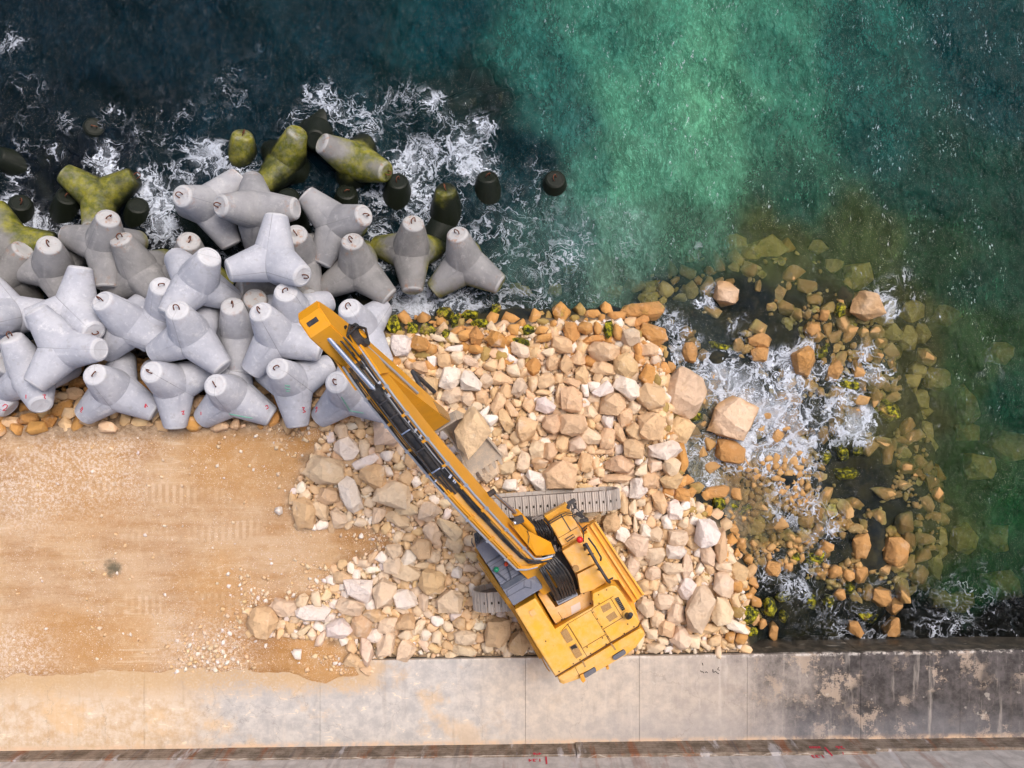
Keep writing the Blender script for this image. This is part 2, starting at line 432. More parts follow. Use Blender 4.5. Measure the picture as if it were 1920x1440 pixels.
def quay_edge(x): return -8.565 + .0155 * x
def wall_foot(x): return -11.267 + .0125 * x

def terrain_z(P, nz=None):
    P = np.asarray(P, float).reshape(-1, 2)
    d = sdist(P, LAND); dp = sdist(P, PILE); ds = sdist(P, SHELF)
    if nz is None: nz = np.zeros(len(P))
    out = np.maximum(-d, 0)
    z = .03 - .24 * sstep(dp, -.4, .5)
    k = np.where(P[:, 0] < -4.4, .62, 1.5)
    slope = -.15 - k * out
    slope = np.where(slope < -2.0, -2.0 - (-2.0 - slope) * .35, slope)
    shelf = -1.52 + .22 * nz
    s = sstep(ds, -1.6, .6)
    slope = np.where(ds > -1.6, np.maximum(slope, slope * (1 - s) + shelf * s), slope)
    z = np.where(d > 0, z, np.minimum(z, slope))
    z = np.maximum(z, -4.6)
    # sand lies over the quay edge on the left, and stops raggedly
    x, y = P[:, 0], P[:, 1]
    lim = quay_edge(x) - .20 - .42 * np.exp(-((x + 6.0) / 1.5) ** 2) + nz * .30
    z = np.where(y < lim, np.minimum(z, .03 - .16 * np.clip((lim - y) / .35, 0, 4)), z)
    z = np.where((x > -4.3) & (y < quay_edge(x) + .25), np.minimum(z, -.25), z)
    return z

def grid_mesh(name, xs, ys, zf, m, extra=None):
    nx, ny = len(xs), len(ys)
    X, Y = np.meshgrid(xs, ys)
    P = np.stack([X.ravel(), Y.ravel()], 1)
    Z = zf(P)
    co = np.column_stack([P, Z])
    i = (np.arange(ny - 1)[:, None] * nx + np.arange(nx - 1)[None, :]).ravel()
    F = np.stack([i, i + 1, i + nx + 1, i + nx], 1)
    me = bpy.data.meshes.new(name)
    me.vertices.add(len(co)); me.vertices.foreach_set('co', co.ravel())
    me.loops.add(F.size); me.loops.foreach_set('vertex_index', F.ravel())
    me.polygons.add(len(F)); me.polygons.foreach_set('loop_start', np.arange(len(F)) * 4)
    me.polygons.foreach_set('loop_total', np.full(len(F), 4))
    me.polygons.foreach_set('use_smooth', np.ones(len(F), bool))
    me.update(); me.validate()
    if m: me.materials.append(m)
    return me, co

def axis(lo, hi, a, b, fine, coarse):
    return np.concatenate([np.arange(lo, a, coarse), np.arange(a, b, fine), np.arange(b, hi + coarse, coarse)])

def build_ground():
    xs = axis(-60, 60, -18, 18, .14, 1.5); ys = axis(-13, 60, -10.2, 13.5, .14, 1.5)
    def zf(P):
        nz = fbm(P, .8, 3.)
        n2 = fbm(P, 3.1, 8.)
        z = terrain_z(P, nz)
        ry = sstep(P[:, 1], -5.5, -5.8) * 0
        z += np.where(z > -.4, nz * .022 + n2 * .012, nz * .12 + n2 * .05)
        # wheel ruts along the track
        z += np.where(P[:, 0] < -4, -.025 * np.exp(-((P[:, 1] + 4.6 + .1 * P[:, 0] * .3) / .35) ** 2) - .02 * np.exp(-((P[:, 1] + 6.9) / .3) ** 2), 0)
        return z
    me, co = grid_mesh('ground', xs, ys, zf, M['sand'])
    at = me.attributes.new('pile', 'FLOAT', 'POINT')
    at.data.foreach_set('value', np.maximum(sstep(sdist(co[:, :2], PILE) + .25 * fbm(co[:, :2], 1.3, 9.), -.25, .15), sstep(-sdist(co[:, :2], LAND), -.7, .0)).astype(np.float32))
    tag(link(bpy.data.objects.new('ground', me)), kind='structure')

def prism(bm, pts, z0, z1, bevel=0.):
    """Vertical prism over world xy points; returns its faces."""
    vb = [bm.verts.new((p[0], p[1], z0)) for p in pts]
    vt = [bm.verts.new((p[0], p[1], z1)) for p in pts]
    n = len(pts)
    fs = [bm.faces.new(vt), bm.faces.new(vb[::-1])]
    for i in range(n):
        fs.append(bm.faces.new((vb[i], vb[(i + 1) % n], vt[(i + 1) % n], vt[i])))
    if bevel:
        es = [e for e in {e for f in fs for e in f.edges} if any(v in vt for v in e.verts)]
        bmesh.ops.bevel(bm, geom=es, offset=bevel, segments=2, profile=.6, affect='EDGES')
    return fs

def build_quay():
    # slabs cast end to end, each with its own joint
    joints = [-60, -28, -22.5, -17, -11.5, -6.0, .42, 3.98, 7.35, 10.9, 14.0, 19.5, 25, 60]
    root = empty('quay', (0, -10, 0)); tag(root, kind='structure')
    for a, b in zip(joints, joints[1:]):
        g = .0035
        bm = bmesh.new()
        n = max(2, int((b - a) / .35))
        top = []
        for i in range(n + 1):
            x = a + g + (b - a - 2 * g) * i / n
            chip = .05 * max(0, noise.fractal(Vector((x * 1.7, 4, 0)), .8, 2, 4)) if a > -4 else 0
            top.append((x, quay_edge(x) - chip))
        pts = top[::-1] + [(a + g, wall_foot(a) - .6), (b - g, wall_foot(b) - .6)]
        # order: edge from right to left, then the foot left to right
        prism(bm, pts, -5, random.uniform(-.002, .002), .008)
        o = obj_bm('quay_slab', bm, M['quay'], root)
        o.location = (0, 10, 0)
    bm = bmesh.new()
    for ln in ([(635, 430), (680, 480), (720, 460), (760, 520)], [(800, 500), (850, 470), (900, 510)], [(1085, 380), (1090, 480)], [(1110, 500), (1180, 450), (1250, 520), (1310, 545)], [(1310, 310), (1250, 380), (1330, 420)], [(700, 150), (730, 240)]):
        tube(bm, [W(1280 + x / 19.2, 1235 + y / 19.2, .002) for x, y in ln], .014, 5)
    o = obj_bm('black_marking', bm, M['blackpaint'], root); o.location = (0, 10, 0)
    # parapet (wave wall) behind the slab
    pr = empty('parapet_wall', (0, -11.3, 0))
    tag(pr, 'board-formed concrete parapet wall with rust streaks and red writing beside the quay', 'wall')
    bm = bmesh.new()
    prism(bm, [(-60, wall_foot(-60) - .05), (-60, wall_foot(-60) - .7), (60, wall_foot(60) - .7), (60, wall_foot(60) - .05)], -.3, 3.2, .03)
    o = obj_bm('upper_wall', bm, M['parapet'], pr); o.location = (0, 11.3, 0)
    for a, b, hh, out in ((-60, -9.0, .62, .0), (-8.98, 1.95, .72, .012), (1.97, 11.0, .82, .05), (11.02, 60, .66, .03)):
        bm = bmesh.new()
        n = max(3, int((b - a) / .3)); bot = []; 
        for i in range(n + 1):
            x = a + (b - a) * i / n
            bot.append((x, hh + .05 * noise.noise(Vector((x * 2.1, 1, 5)))))
        vs = []
        for x, zt in bot:
            y0 = wall_foot(x) + out
            vs.append([bm.verts.new(v) for v in ((x, y0, -.2), (x, y0, zt), (x, y0 - .12, zt + .03), (x, y0 - .12, -.2))])
        for p, q in zip(vs, vs[1:]):
            for k in range(4):
                bm.faces.new((p[k], q[k], q[(k + 1) % 4], p[(k + 1) % 4]))
        bm.faces.new(vs[0]); bm.faces.new(vs[-1][::-1])
        o = obj_bm('formed_panel', bm, M['form'], pr); o.location = (0, 11.3, 0)
    # red writing on the face of the wall (it stands the right way up for somebody on the quay)
    def text(s, px, z, size, name='red_writing'):
        cu = bpy.data.curves.new(name, 'FONT'); cu.body = s; cu.size = size; cu.extrude = .002; cu.offset = .006
        cu.align_x = 'CENTER'
        tmp = bpy.data.objects.new(name, cu); COL.objects.link(tmp)
        dg = bpy.context.evaluated_depsgraph_get()
        me = bpy.data.meshes.new_from_object(tmp.evaluated_get(dg))
        bpy.data.objects.remove(tmp)
        me.materials.clear(); me.materials.append(M['redpaint'])
        o = link(bpy.data.objects.new(name, me), pr)
        x = (px - 960) / SC * (H - z) / H
        y = wall_foot(x) + (.062 if z < .8 and px > 1080 else .024)
        if z > .85: y = wall_foot(x) - .035
        o.rotation_euler = (R(90), 0, R(180)); o.location = (x, y + 11.3, z)
    # rows of the two marks: px of the middle, height of the foot of the letters
    text('498', 1007, .63, .17); text('1.34', 1003, .90, .24); text('|', 1024, .88, .50)
    text('3000', 1527, .52, .18); text('1.33', 1532, .88, .24); text('|', 1550, .72, .62)
    text('26', 1573, .53, .24); text('/', 1579, .84, .2)
    return pr

# ------------------------------------------------------------------ sea
# px, py, sRGB colour of the water there, how cloudy it is
WATERCOL = [(60, 60, (15, 40, 52), .62), (300, 80, (13, 44, 56), .62), (600, 60, (14, 50, 60), .66), (850, 60, (22, 66, 72), .7), (-300, 200, (14, 40, 52), .62),
            (60, 260, (22, 32, 44), .5), (250, 230, (22, 36, 48), .5), (120, 380, (20, 28, 38), .4), (330, 330, (24, 44, 58), .5), (450, 200, (16, 46, 58), .6),
            (600, 330, (26, 46, 58), .5), (750, 240, (32, 54, 62), .5), (700, 420, (26, 42, 54), .5), (850, 420, (34, 56, 66), .5), (950, 330, (36, 62, 68), .55), (900, 190, (36, 54, 54), .42),
            (1010, 100, (44, 100, 90), 0.85), (1130, 60, (60, 124, 104), 0.9), (1250, 60, (66, 134, 108), 0.92), (1200, 180, (76, 144, 114), 0.95), (1310, 200, (88, 158, 120), 0.97),
            (1330, 110, (80, 150, 116), 0.95), (1200, 300, (80, 144, 114), 0.95), (1330, 320, (78, 140, 108), 0.92), (1120, 330, (62, 116, 98), 0.9), (1050, 230, (48, 98, 90), 0.85),
            (1150, 420, (90, 136, 116), 0.9), (1300, 410, (74, 116, 92), 0.8), (1040, 440, (74, 108, 102), 0.8), (1000, 520, (70, 98, 92), 0.65), (1150, 510, (88, 120, 102), 0.8),
            (1450, 100, (58, 120, 98), 0.9), (1480, 230, (56, 114, 92), 0.88), (1500, 360, (54, 98, 78), 0.7), (1600, 80, (38, 92, 82), 0.85), (1650, 220, (38, 84, 76), 0.82),
            (1800, 60, (28, 68, 68), 0.8), (1880, 180, (30, 66, 66), 0.78), (1750, 330, (40, 76, 64), 0.7), (1890, 350, (38, 72, 58), 0.68), (2200, 200, (18, 50, 56), .8),
            (1450, 460, (98, 108, 58), 0.4), (1620, 470, (84, 98, 54), 0.5), (1780, 470, (52, 78, 50), 0.62), (1880, 520, (44, 76, 56), 0.62),
            (1400, 600, (24, 30, 34), .10), (1560, 620, (84, 78, 44), .12), (1700, 640, (96, 96, 50), .34), (1820, 700, (64, 88, 50), 0.6), (1900, 780, (40, 76, 54), 0.65),
            (1500, 780, (64, 66, 56), .12), (1680, 800, (104, 104, 54), .30), (1820, 860, (60, 82, 44), .55), (1900, 960, (44, 86, 48), 0.62), (1300, 740, (110, 122, 122), .3),
            (1330, 900, (150, 150, 136), .52), (1345, 960, (168, 160, 142), .55), (1365, 1010, (170, 158, 138), .5), (1420, 860, (92, 94, 82), .2), (1500, 900, (74, 74, 58), .08), (1600, 900, (8, 12, 18), .16),
            (1600, 1030, (30, 30, 22), .04), (1450, 1030, (90, 84, 62), .12), (1750, 1010, (92, 98, 48), .36), (1850, 1100, (44, 74, 40), .6), (1450, 1130, (16, 18, 24), .22), (1560, 1150, (14, 16, 22), .22),
            (1650, 1170, (12, 14, 20), .3), (1780, 1180, (10, 13, 22), .6), (1900, 1180, (10, 14, 24), .7), (2200, 900, (26, 60, 44), .7), (1280, 640, (70, 80, 78), .3), (1250, 560, (60, 72, 66), .3),
            (820, 540, (40, 56, 64), .4), (900, 580, (48, 62, 62), .3), (150, 520, (10, 16, 26), .4), (400, 480, (16, 26, 38), .4)]
# px, py, radius px, strength of the foam
FOAM = [(600, 178, 30, 1.), (625, 190, 26, 1.), (650, 215, 50, .62), (690, 230, 34, .75), (585, 170, 18, .9), (390, 300, 40, .85), (345, 350, 45, .6), (200, 292, 20, .9), (193, 320, 30, .95),
        (212, 335, 22, .9), (280, 350, 40, .8), (300, 380, 36, .75), (62, 410, 26, .9), (90, 425, 30, .8), (25, 385, 30, .6), (110, 400, 22, .7), (170, 400, 34, .75), (100, 290, 20, .5),
        (30, 315, 24, .75), (450, 345, 50, .7), (520, 290, 30, .7), (500, 330, 30, .7), (560, 400, 40, .5), (760, 300, 36, .9), (800, 300, 50, .8), (870, 285, 44, .85), (900, 320, 36, .75), (905, 245, 22, .8),
        (760, 350, 36, .75), (790, 380, 40, .7), (850, 400, 50, .55), (700, 370, 40, .5), (800, 470, 36, .65), (735, 500, 40, .6), (710, 440, 34, .55), (900, 420, 50, .42), (960, 420, 60, .36),
        (770, 575, 40, 1.), (820, 560, 50, .9), (735, 590, 26, .7), (870, 575, 44, .75), (930, 520, 50, .5), (955, 560, 40, .55), (1010, 500, 50, .42), (1000, 580, 36, .5), (1120, 560, 30, .3),
        (300, 430, 34, .8), (270, 400, 34, .6), (330, 465, 30, .7), (290, 470, 26, .6), (480, 350, 34, .6), (640, 440, 40, .3), (480, 420, 30, .4), (30, 80, 40, .40), (55, 160, 40, .40), (130, 230, 26, .6), (205, 215, 22, .5),
        (60, 240, 60, .32), (240, 260, 60, .3), (350, 230, 80, .3), (430, 170, 60, .32), (820, 190, 18, .9), (740, 190, 60, .38), (850, 250, 60, .36), (560, 240, 40, .45), (480, 130, 80, .2),
        (1355, 715, 46, .95), (1320, 700, 36, .8), (1400, 740, 46, .9), (1440, 770, 60, .95), (1470, 715, 44, .95), (1430, 690, 30, .8), (1500, 800, 60, .8), (1560, 780, 44, .7), (1612, 795, 36, .75),
        (1585, 730, 40, .6), (1640, 690, 30, .7), (1622, 660, 22, .8), (1510, 655, 26, .7), (1540, 700, 34, .55), (1400, 830, 50, .85), (1450, 850, 50, .8), (1500, 860, 40, .6), (1340, 850, 40, .6),
        (1300, 845, 30, .45), (1330, 900, 50, .36), (1470, 910, 36, .65), (1500, 950, 40, .5), (1460, 960, 26, .55), (1540, 990, 40, .45), (1270, 660, 26, .75), (1250, 610, 34, .6), (1290, 630, 24, .55),
        (1326, 568, 16, .9), (1335, 545, 14, .7), (1385, 620, 24, .45), (1655, 550, 30, .6), (1670, 585, 20, .8), (1690, 520, 30, .4), (1450, 1060, 34, .42), (1500, 1100, 40, .42), (1560, 1130, 40, .3),
        (1440, 1090, 26, .45), (1530, 1050, 30, .4), (1600, 1180, 120, .28), (1800, 1170, 120, .28), (1860, 700, 40, .2), (1200, 590, 30, .3), (1095, 590, 20, .3), (1310, 470, 24, .2),
        (60, 470, 60, .3), (150, 480, 50, .25), (420, 500, 60, .35), (700, 560, 40, .5), (1180, 300, 90, .10), (1130, 450, 90, .24), (1040, 460, 60, .34), (1000, 350, 50, .28), (180, 232, 34, .4)]

def lin(c):
    return np.where(c <= .04045, c / 12.92, ((c + .055) / 1.055) ** 2.4)

def mat_water():
    t = NT('sea_water'); p = t.pos()
    wc = t.attr('water_col', 'GEOMETRY', 'Color'); cloudy = t.attr('cloudy'); foam = t.attr('foam')
    # ---- foam: torn lace, drawn out in threads; painted glints join it below
    w1 = t.vmath('SCALE', t.vmath('SUBTRACT', t.noise(p, .9, 4, .6, color=True), (.5, .5, .5)), 1.7)
    w2 = t.vmath('SCALE', t.vmath('SUBTRACT', t.noise(p, 2.8, 3, .55, color=True), (.5, .5, .5)), .24)
    q = t.vmath('MULTIPLY', t.vmath('ADD', t.vmath('ADD', p, w1), w2), (1, 1, 0))
    v1 = t.vor(q, 1.5, 'DISTANCE_TO_EDGE')
    pv0 = t.vmath('ADD', p, t.vmath('SCALE', w1, .25))
    def ridge(sc, off, det):
        m = t.noise(t.vmath('ADD', q, (off, off * .7, off)), sc, det, .62)
        return t.math('SUBTRACT', 1., t.math('MULTIPLY', t.math('ABSOLUTE', t.math('SUBTRACT', m, .5)), 7.5))
    r1 = ridge(1.3, 3., 3); r2 = ridge(2.9, 9., 3); r3 = ridge(7., 15., 2)
    n = t.noise(q, 1.6, 6, .7); nf = t.noise(q, 11, 4, .7)
    n0 = t.noise(q, .75, 3, .6)
    amp = t.ss(foam, .02, .30, 0., 1.)
    f = t.math('MULTIPLY', foam, t.math('MAXIMUM', t.math('ADD', 1.0, t.math('ADD', t.math('MULTIPLY', t.math('SUBTRACT', n, .5), 1.9), t.math('MULTIPLY', t.math('SUBTRACT', n0, .52), 2.2))), 0.))
    l0 = t.ss(t.math('DIVIDE', v1, t.math('MAXIMUM', t.math('MULTIPLY', f, .16), .0005)), 1.0, .2)
    a1 = t.math('MULTIPLY', t.ss(r1, .84, .99), t.ss(f, .08, .50))
    a2 = t.math('MULTIPLY', t.ss(r2, .76, .98), t.ss(f, .26, .75))
    a3 = t.math('MULTIPLY', t.ss(r3, .50, .98), t.ss(f, .45, 1.0, 0, .65))
    lace = t.math('MAXIMUM', t.math('MULTIPLY', l0, t.ss(f, .15, .6, 0, .75)), t.math('MAXIMUM', t.math('MAXIMUM', a1, a2), a3))
    lace = t.math('MULTIPLY', lace, t.ss(nf, .30, .56, .45, .95))
    solid = t.math('MULTIPLY', t.ss(f, 1.1, 1.8, 0, .7), t.ss(n, .3, .65, .35, 1.))
    haze = t.math('MULTIPLY', t.ss(f, .35, 1.3, 0, .5), t.ss(r2, -1.2, .9, .35, 1.))
    flecks = t.math('MULTIPLY', t.ss(nf, .66, .72), t.ss(f, .06, .34, 0, .7))
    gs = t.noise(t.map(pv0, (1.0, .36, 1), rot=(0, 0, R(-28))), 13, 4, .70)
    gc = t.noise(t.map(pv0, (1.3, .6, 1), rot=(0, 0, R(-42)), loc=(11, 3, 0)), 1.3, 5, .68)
    glint_paint = t.math('MULTIPLY', t.math('MULTIPLY', t.ss(gs, .57, .70, 0, .62), t.ss(gc, .52, .64, .04, 1.)), t.attr('painted_glints'))  # sky glints on the ripples, painted as white flecks
    ff = t.math('MAXIMUM', t.math('MAXIMUM', t.math('MAXIMUM', lace, solid), t.math('MAXIMUM', haze, flecks)), glint_paint, clamp=True)
    # ---- waves for the gloss
    pv = t.vmath('ADD', p, t.vmath('SCALE', w1, .35))
    b1 = t.noise(t.map(pv, (1.0, .62, 1), rot=(0, 0, R(-24))), 2.2, 5, .62)
    b2 = t.noise(t.map(pv, (1.25, .55, 1), rot=(0, 0, R(-38))), 6.5, 4, .6)
    b3 = t.noise(t.map(pv, (1.3, .5, 1), rot=(0, 0, R(-30))), 18, 3, .6)
    hgt = t.math('ADD', b1, t.math('ADD', t.math('MULTIPLY', b2, .38), t.math('MULTIPLY', b3, .10)))
    nrm = t.bump(hgt, 1.0, .20)
    cloud = t.math('MULTIPLY', cloudy, t.ss(t.noise(p, .6, 4, .55), .2, .8, .86, 1.12), clamp=True)
    cloud = t.math('ADD', cloud, t.ss(t.noise(pv, 1.25, 6, .65), .50, .74, 0, .30), clamp=True)
    shade = t.math('ADD', .55, t.math('MULTIPLY', hgt, .66))
    # paler streaks along the swell, then wave light and shade painted into the colour
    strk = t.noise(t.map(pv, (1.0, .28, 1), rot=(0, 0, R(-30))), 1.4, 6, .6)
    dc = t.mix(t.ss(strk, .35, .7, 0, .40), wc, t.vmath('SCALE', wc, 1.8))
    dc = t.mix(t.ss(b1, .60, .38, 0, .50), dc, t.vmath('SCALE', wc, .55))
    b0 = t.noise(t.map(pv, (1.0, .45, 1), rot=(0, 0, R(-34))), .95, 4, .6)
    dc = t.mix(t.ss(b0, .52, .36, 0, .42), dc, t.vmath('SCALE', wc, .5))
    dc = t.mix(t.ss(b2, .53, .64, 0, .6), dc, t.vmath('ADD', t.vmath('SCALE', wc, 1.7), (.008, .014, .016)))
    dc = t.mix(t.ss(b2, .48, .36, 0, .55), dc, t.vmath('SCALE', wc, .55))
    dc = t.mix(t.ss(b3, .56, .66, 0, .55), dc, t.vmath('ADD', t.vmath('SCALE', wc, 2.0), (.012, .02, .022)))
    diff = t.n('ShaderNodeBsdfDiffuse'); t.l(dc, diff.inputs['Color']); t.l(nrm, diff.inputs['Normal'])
    tr = t.n('ShaderNodeBsdfTransparent'); tr.inputs[0].default_value = (.93, .97, .95, 1)
    body = t.n('ShaderNodeMixShader'); t.l(cloud, body.inputs[0]); t.l(tr.outputs[0], body.inputs[1]); t.l(diff.outputs[0], body.inputs[2])
    gl = t.n('ShaderNodeBsdfGlossy'); gl.inputs['Roughness'].default_value = .09; t.l(nrm, gl.inputs['Normal'])
    gl.inputs[0].default_value = (1, 1, 1, 1)
    fr = t.n('ShaderNodeFresnel'); fr.inputs[0].default_value = 1.2; t.l(nrm, fr.inputs['Normal'])
    surf = t.n('ShaderNodeMixShader'); t.l(fr.outputs[0], surf.inputs[0]); t.l(body.outputs[0], surf.inputs[1]); t.l(gl.outputs[0], surf.inputs[2])
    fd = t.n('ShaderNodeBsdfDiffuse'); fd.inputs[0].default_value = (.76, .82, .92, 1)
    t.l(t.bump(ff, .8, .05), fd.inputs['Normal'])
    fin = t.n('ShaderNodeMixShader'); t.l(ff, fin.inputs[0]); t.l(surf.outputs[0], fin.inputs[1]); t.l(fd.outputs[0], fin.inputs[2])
    t.l(fin.outputs[0], t.out.inputs[0])
    ab = t.n('ShaderNodeVolumeAbsorption'); ab.inputs[0].default_value = (.80, .82, .42, 1); ab.inputs[1].default_value = .55
    t.l(ab.outputs[0], t.out.inputs[1])
    return t.m

def build_water():
    xs = axis(-60, 60, -18, 18, .085, 1.5); ys = axis(-8.95, 60, -8.9, 13.5, .085, 1.5)
    def zf(P):
        z = np.full(len(P), WATER)
        x, y = P[:, 0], P[:, 1]
        r = np.random.default_rng(5)
        for k in range(26):
            lam = r.uniform(.7, 3.6); a = r.normal(R(-122), R(26)); ph = r.uniform(0, 6.28)
            kk = 2 * math.pi / lam
            arg = kk * (x * math.cos(a) + y * math.sin(a)) + ph + 1.2 * np.sin(.5 * x + ph) + .9 * np.sin(.6 * y - ph)
            z += .0085 * lam ** .8 * np.sin(arg)
        nz = fbm(P, 1.1, 2.)
        calm = .35 + .65 * sstep(-sdist(P, SHELF), -.5, 3.)
        z = WATER + (z - WATER + .05 * nz) * calm
        return z
    me, co = grid_mesh('sea', xs, ys, zf, mat_water())
    px = co[:, 0] * SC * H / (H - WATER) + 960; py = 720 - co[:, 1] * SC * H / (H - WATER)
    wx = fbm(co[:, :2], .33, 21.) * 46; wy = fbm(co[:, :2], .33, 47.) * 46
    qx, qy = px + wx, py + wy
    num = np.zeros((len(co), 3)); den = np.zeros(len(co)) + 1e-12; cl = np.zeros(len(co))
    for (cx, cy, c, a) in WATERCOL:
        d2 = (qx - cx) ** 2 + (qy - cy) ** 2
        w = 1 / (d2 / 6400. + .05) ** 2.2
        num += w[:, None] * lin(np.array(c) / 255.)[None]; den += w; cl += w * a
    col = num / den[:, None]; cl /= den
    fo = np.zeros(len(co))
    fx, fy = px + wx * .35, py + wy * .35
    for (cx, cy, r, s) in FOAM:
        fo = np.maximum(fo, s * np.exp(-(((fx - cx) ** 2 + (fy - cy) ** 2) / (r * r)) ** 1.1 * .75))
    fo *= np.where((px < 760) & (py < 260), .72, 1.)
    fo *= np.where(px < 1000, .92, 1.)
    base = np.where(px < 1000, .10, .0) * sstep(py, 40, 200)
    fo = np.maximum(fo, base)
    g = .70
    lum = col.mean(1, keepdims=True); col = np.clip(lum + (col - lum) * .90, 0, 1)
    col = np.clip((col - np.array([.013, .008, .008])) / .90, .0015, 1)
    a = me.color_attributes.new('water_col', 'FLOAT_COLOR', 'POINT')
    a.data.foreach_set('color', np.column_stack([col * g, np.ones(len(co))]).ravel())
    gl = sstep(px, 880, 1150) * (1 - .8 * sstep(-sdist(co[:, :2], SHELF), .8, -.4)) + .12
    for nm, v in (('cloudy', cl), ('foam', fo), ('painted_glints', gl)):
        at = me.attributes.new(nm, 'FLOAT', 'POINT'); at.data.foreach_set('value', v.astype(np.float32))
    # close the body of water: sides and a floor far below the bed
    bm = bmesh.new(); bm.from_mesh(me)
    be = [e for e in bm.edges if e.is_boundary]
    r = bmesh.ops.extrude_edge_only(bm, edges=be)
    vs = [v for v in r['geom'] if isinstance(v, bmesh.types.BMVert)]
    for v in vs: v.co.z = -6.
    es = [e for e in bm.edges if e.is_boundary]
    bmesh.ops.contextual_create(bm, geom=es)
    bmesh.ops.recalc_face_normals(bm, faces=bm.faces[:])
    bm.to_mesh(me); bm.free()
    tag(link(bpy.data.objects.new('sea', me)), kind='structure')
# ------------------------------------------------------------------ tetrapods
LEG = 1.36
TDIR = np.array([(1, 1, 1), (1, -1, -1), (-1, 1, -1), (-1, -1, 1)], float) / math.sqrt(3)

def quat_mats(q):
    q = q / np.linalg.norm(q, axis=1)[:, None]
    w, x, y, z = q.T
    return np.stack([1 - 2 * (y * y + z * z), 2 * (x * y - z * w), 2 * (x * z + y * w),
                     2 * (x * y + z * w), 1 - 2 * (x * x + z * z), 2 * (y * z - x * w),
                     2 * (x * z - y * w), 2 * (y * z + x * w), 1 - 2 * (x * x + y * y)], 1).reshape(-1, 3, 3)

def fit_unit(cx, cy, zc, tips):
    """Fit, letting the centre slide a little."""
    b = _fit(cx, cy, zc, tips); sx = sy = 0.
    if len(tips) > 1:
        for _ in range(3):
            e, q, od = b
            Rm = quat_mats(q[None])[0]; rx = ry = 0
            for j, a in enumerate(tips):
                P = np.array(W(cx + sx, cy + sy, zc)) + LEG * Rm @ TDIR[od[j]]; k = H / (H - P[2]) * SC
                rx += 960 + P[0] * k - a[0]; ry += 720 - P[1] * k - a[1]
            sx = max(-14, min(14, sx - .6 * rx / len(tips))); sy = max(-14, min(14, sy - .6 * ry / len(tips)))
            b = _fit(cx + sx, cy + sy, zc, tips)
    return (*b, cx + sx, cy + sy)

def _fit(cx, cy, zc, tips):
    """Rotation of a tetrapod whose legs end where the photo shows them."""
    rng = np.random.default_rng(3)
    c = np.array(W(cx, cy, zc))
    n = len(tips)
    tp = np.array([(a[0], a[1]) for a in tips], float)
    dz = np.array([a[2] if a[2] is not None else 0 for a in tips], float); hz = np.array([a[2] is not None for a in tips], float)
    def err(q, order):
        Rm = quat_mats(q)
        P = c + LEG * np.einsum('nij,kj->nki', Rm, TDIR[list(order)[:n]])
        k = H / (H - P[..., 2]) * SC
        e = ((960 + P[..., 0] * k - tp[:, 0]) ** 2 + (720 - P[..., 1] * k - tp[:, 1]) ** 2)
        e = e + hz * 36 ** 2 * ((P[..., 2] - zc) / LEG - dz) ** 2
        return e.sum(1)
    best = (1e18, None, None)
    orders = [(0, 1, 2, 3), (0, 2, 1, 3)]
    for od in orders:
        q = rng.normal(size=(2500, 4)); q /= np.linalg.norm(q, axis=1)[:, None]
        e = err(q, od)
        for i in np.argsort(e)[:4]:
            b = q[i:i + 1]; s = .25; be = e[i]
            for _ in range(14):
                qq = b + rng.normal(size=(90, 4)) * s
                qq /= np.linalg.norm(qq, axis=1)[:, None]
                ee = err(qq, od); j = ee.argmin()
                if ee[j] < be: be = ee[j]; b = qq[j:j + 1]
                s *= .72
            if be < best[0]: best = (be, b[0], od)
    return best

def unit_mesh():
    """Four stubby tapered legs with chamfered ends, merged into one solid."""
    def leg(d):
        bm = bmesh.new(); seg = 40
        prof = [(-.10, .34), (.0, .62), (.30, .59), (LEG - .075, .345), (LEG - .03, .318), (LEG, .262), (LEG, .236), (LEG - .012, .230)]
        rings = []
        for z, r in prof:
            rings.append([bm.verts.new((r * math.cos(2 * math.pi * i / seg), r * math.sin(2 * math.pi * i / seg), z)) for i in range(seg)])
        for a, b in zip(rings, rings[1:]):
            for i in range(seg):
                bm.faces.new((a[i], a[(i + 1) % seg], b[(i + 1) % seg], b[i]))
        bm.faces.new(rings[0][::-1]); bm.faces.new(rings[-1])
        rot = Vector((0, 0, 1)).rotation_difference(Vector(d)).to_matrix().to_4x4()
        bmesh.ops.transform(bm, matrix=rot, verts=bm.verts)
        me = bpy.data.meshes.new('leg'); bmesh.ops.recalc_face_normals(bm, faces=bm.faces[:]); bm.to_mesh(me); bm.free()
        return me
    obs = []
    for d in TDIR:
        o = bpy.data.objects.new('tmp_leg', leg(d)); COL.objects.link(o); obs.append(o)
    for o in obs[1:]:
        md = obs[0].modifiers.new('u', 'BOOLEAN'); md.operation = 'UNION'; md.solver = 'EXACT'; md.object = o
    dg = bpy.context.evaluated_depsgraph_get()
    me = bpy.data.meshes.new_from_object(obs[0].evaluated_get(dg))
    for o in obs: bpy.data.objects.remove(o)
    bm = bmesh.new(); bm.from_mesh(me)
    bmesh.ops.remove_doubles(bm, verts=bm.verts, dist=.002)
    bm.to_mesh(me); bm.free()
    me.name = 'tetrapod'; me.materials.clear(); me.materials.append(M['unit'])
    smart_smooth(me, 24)
    return me

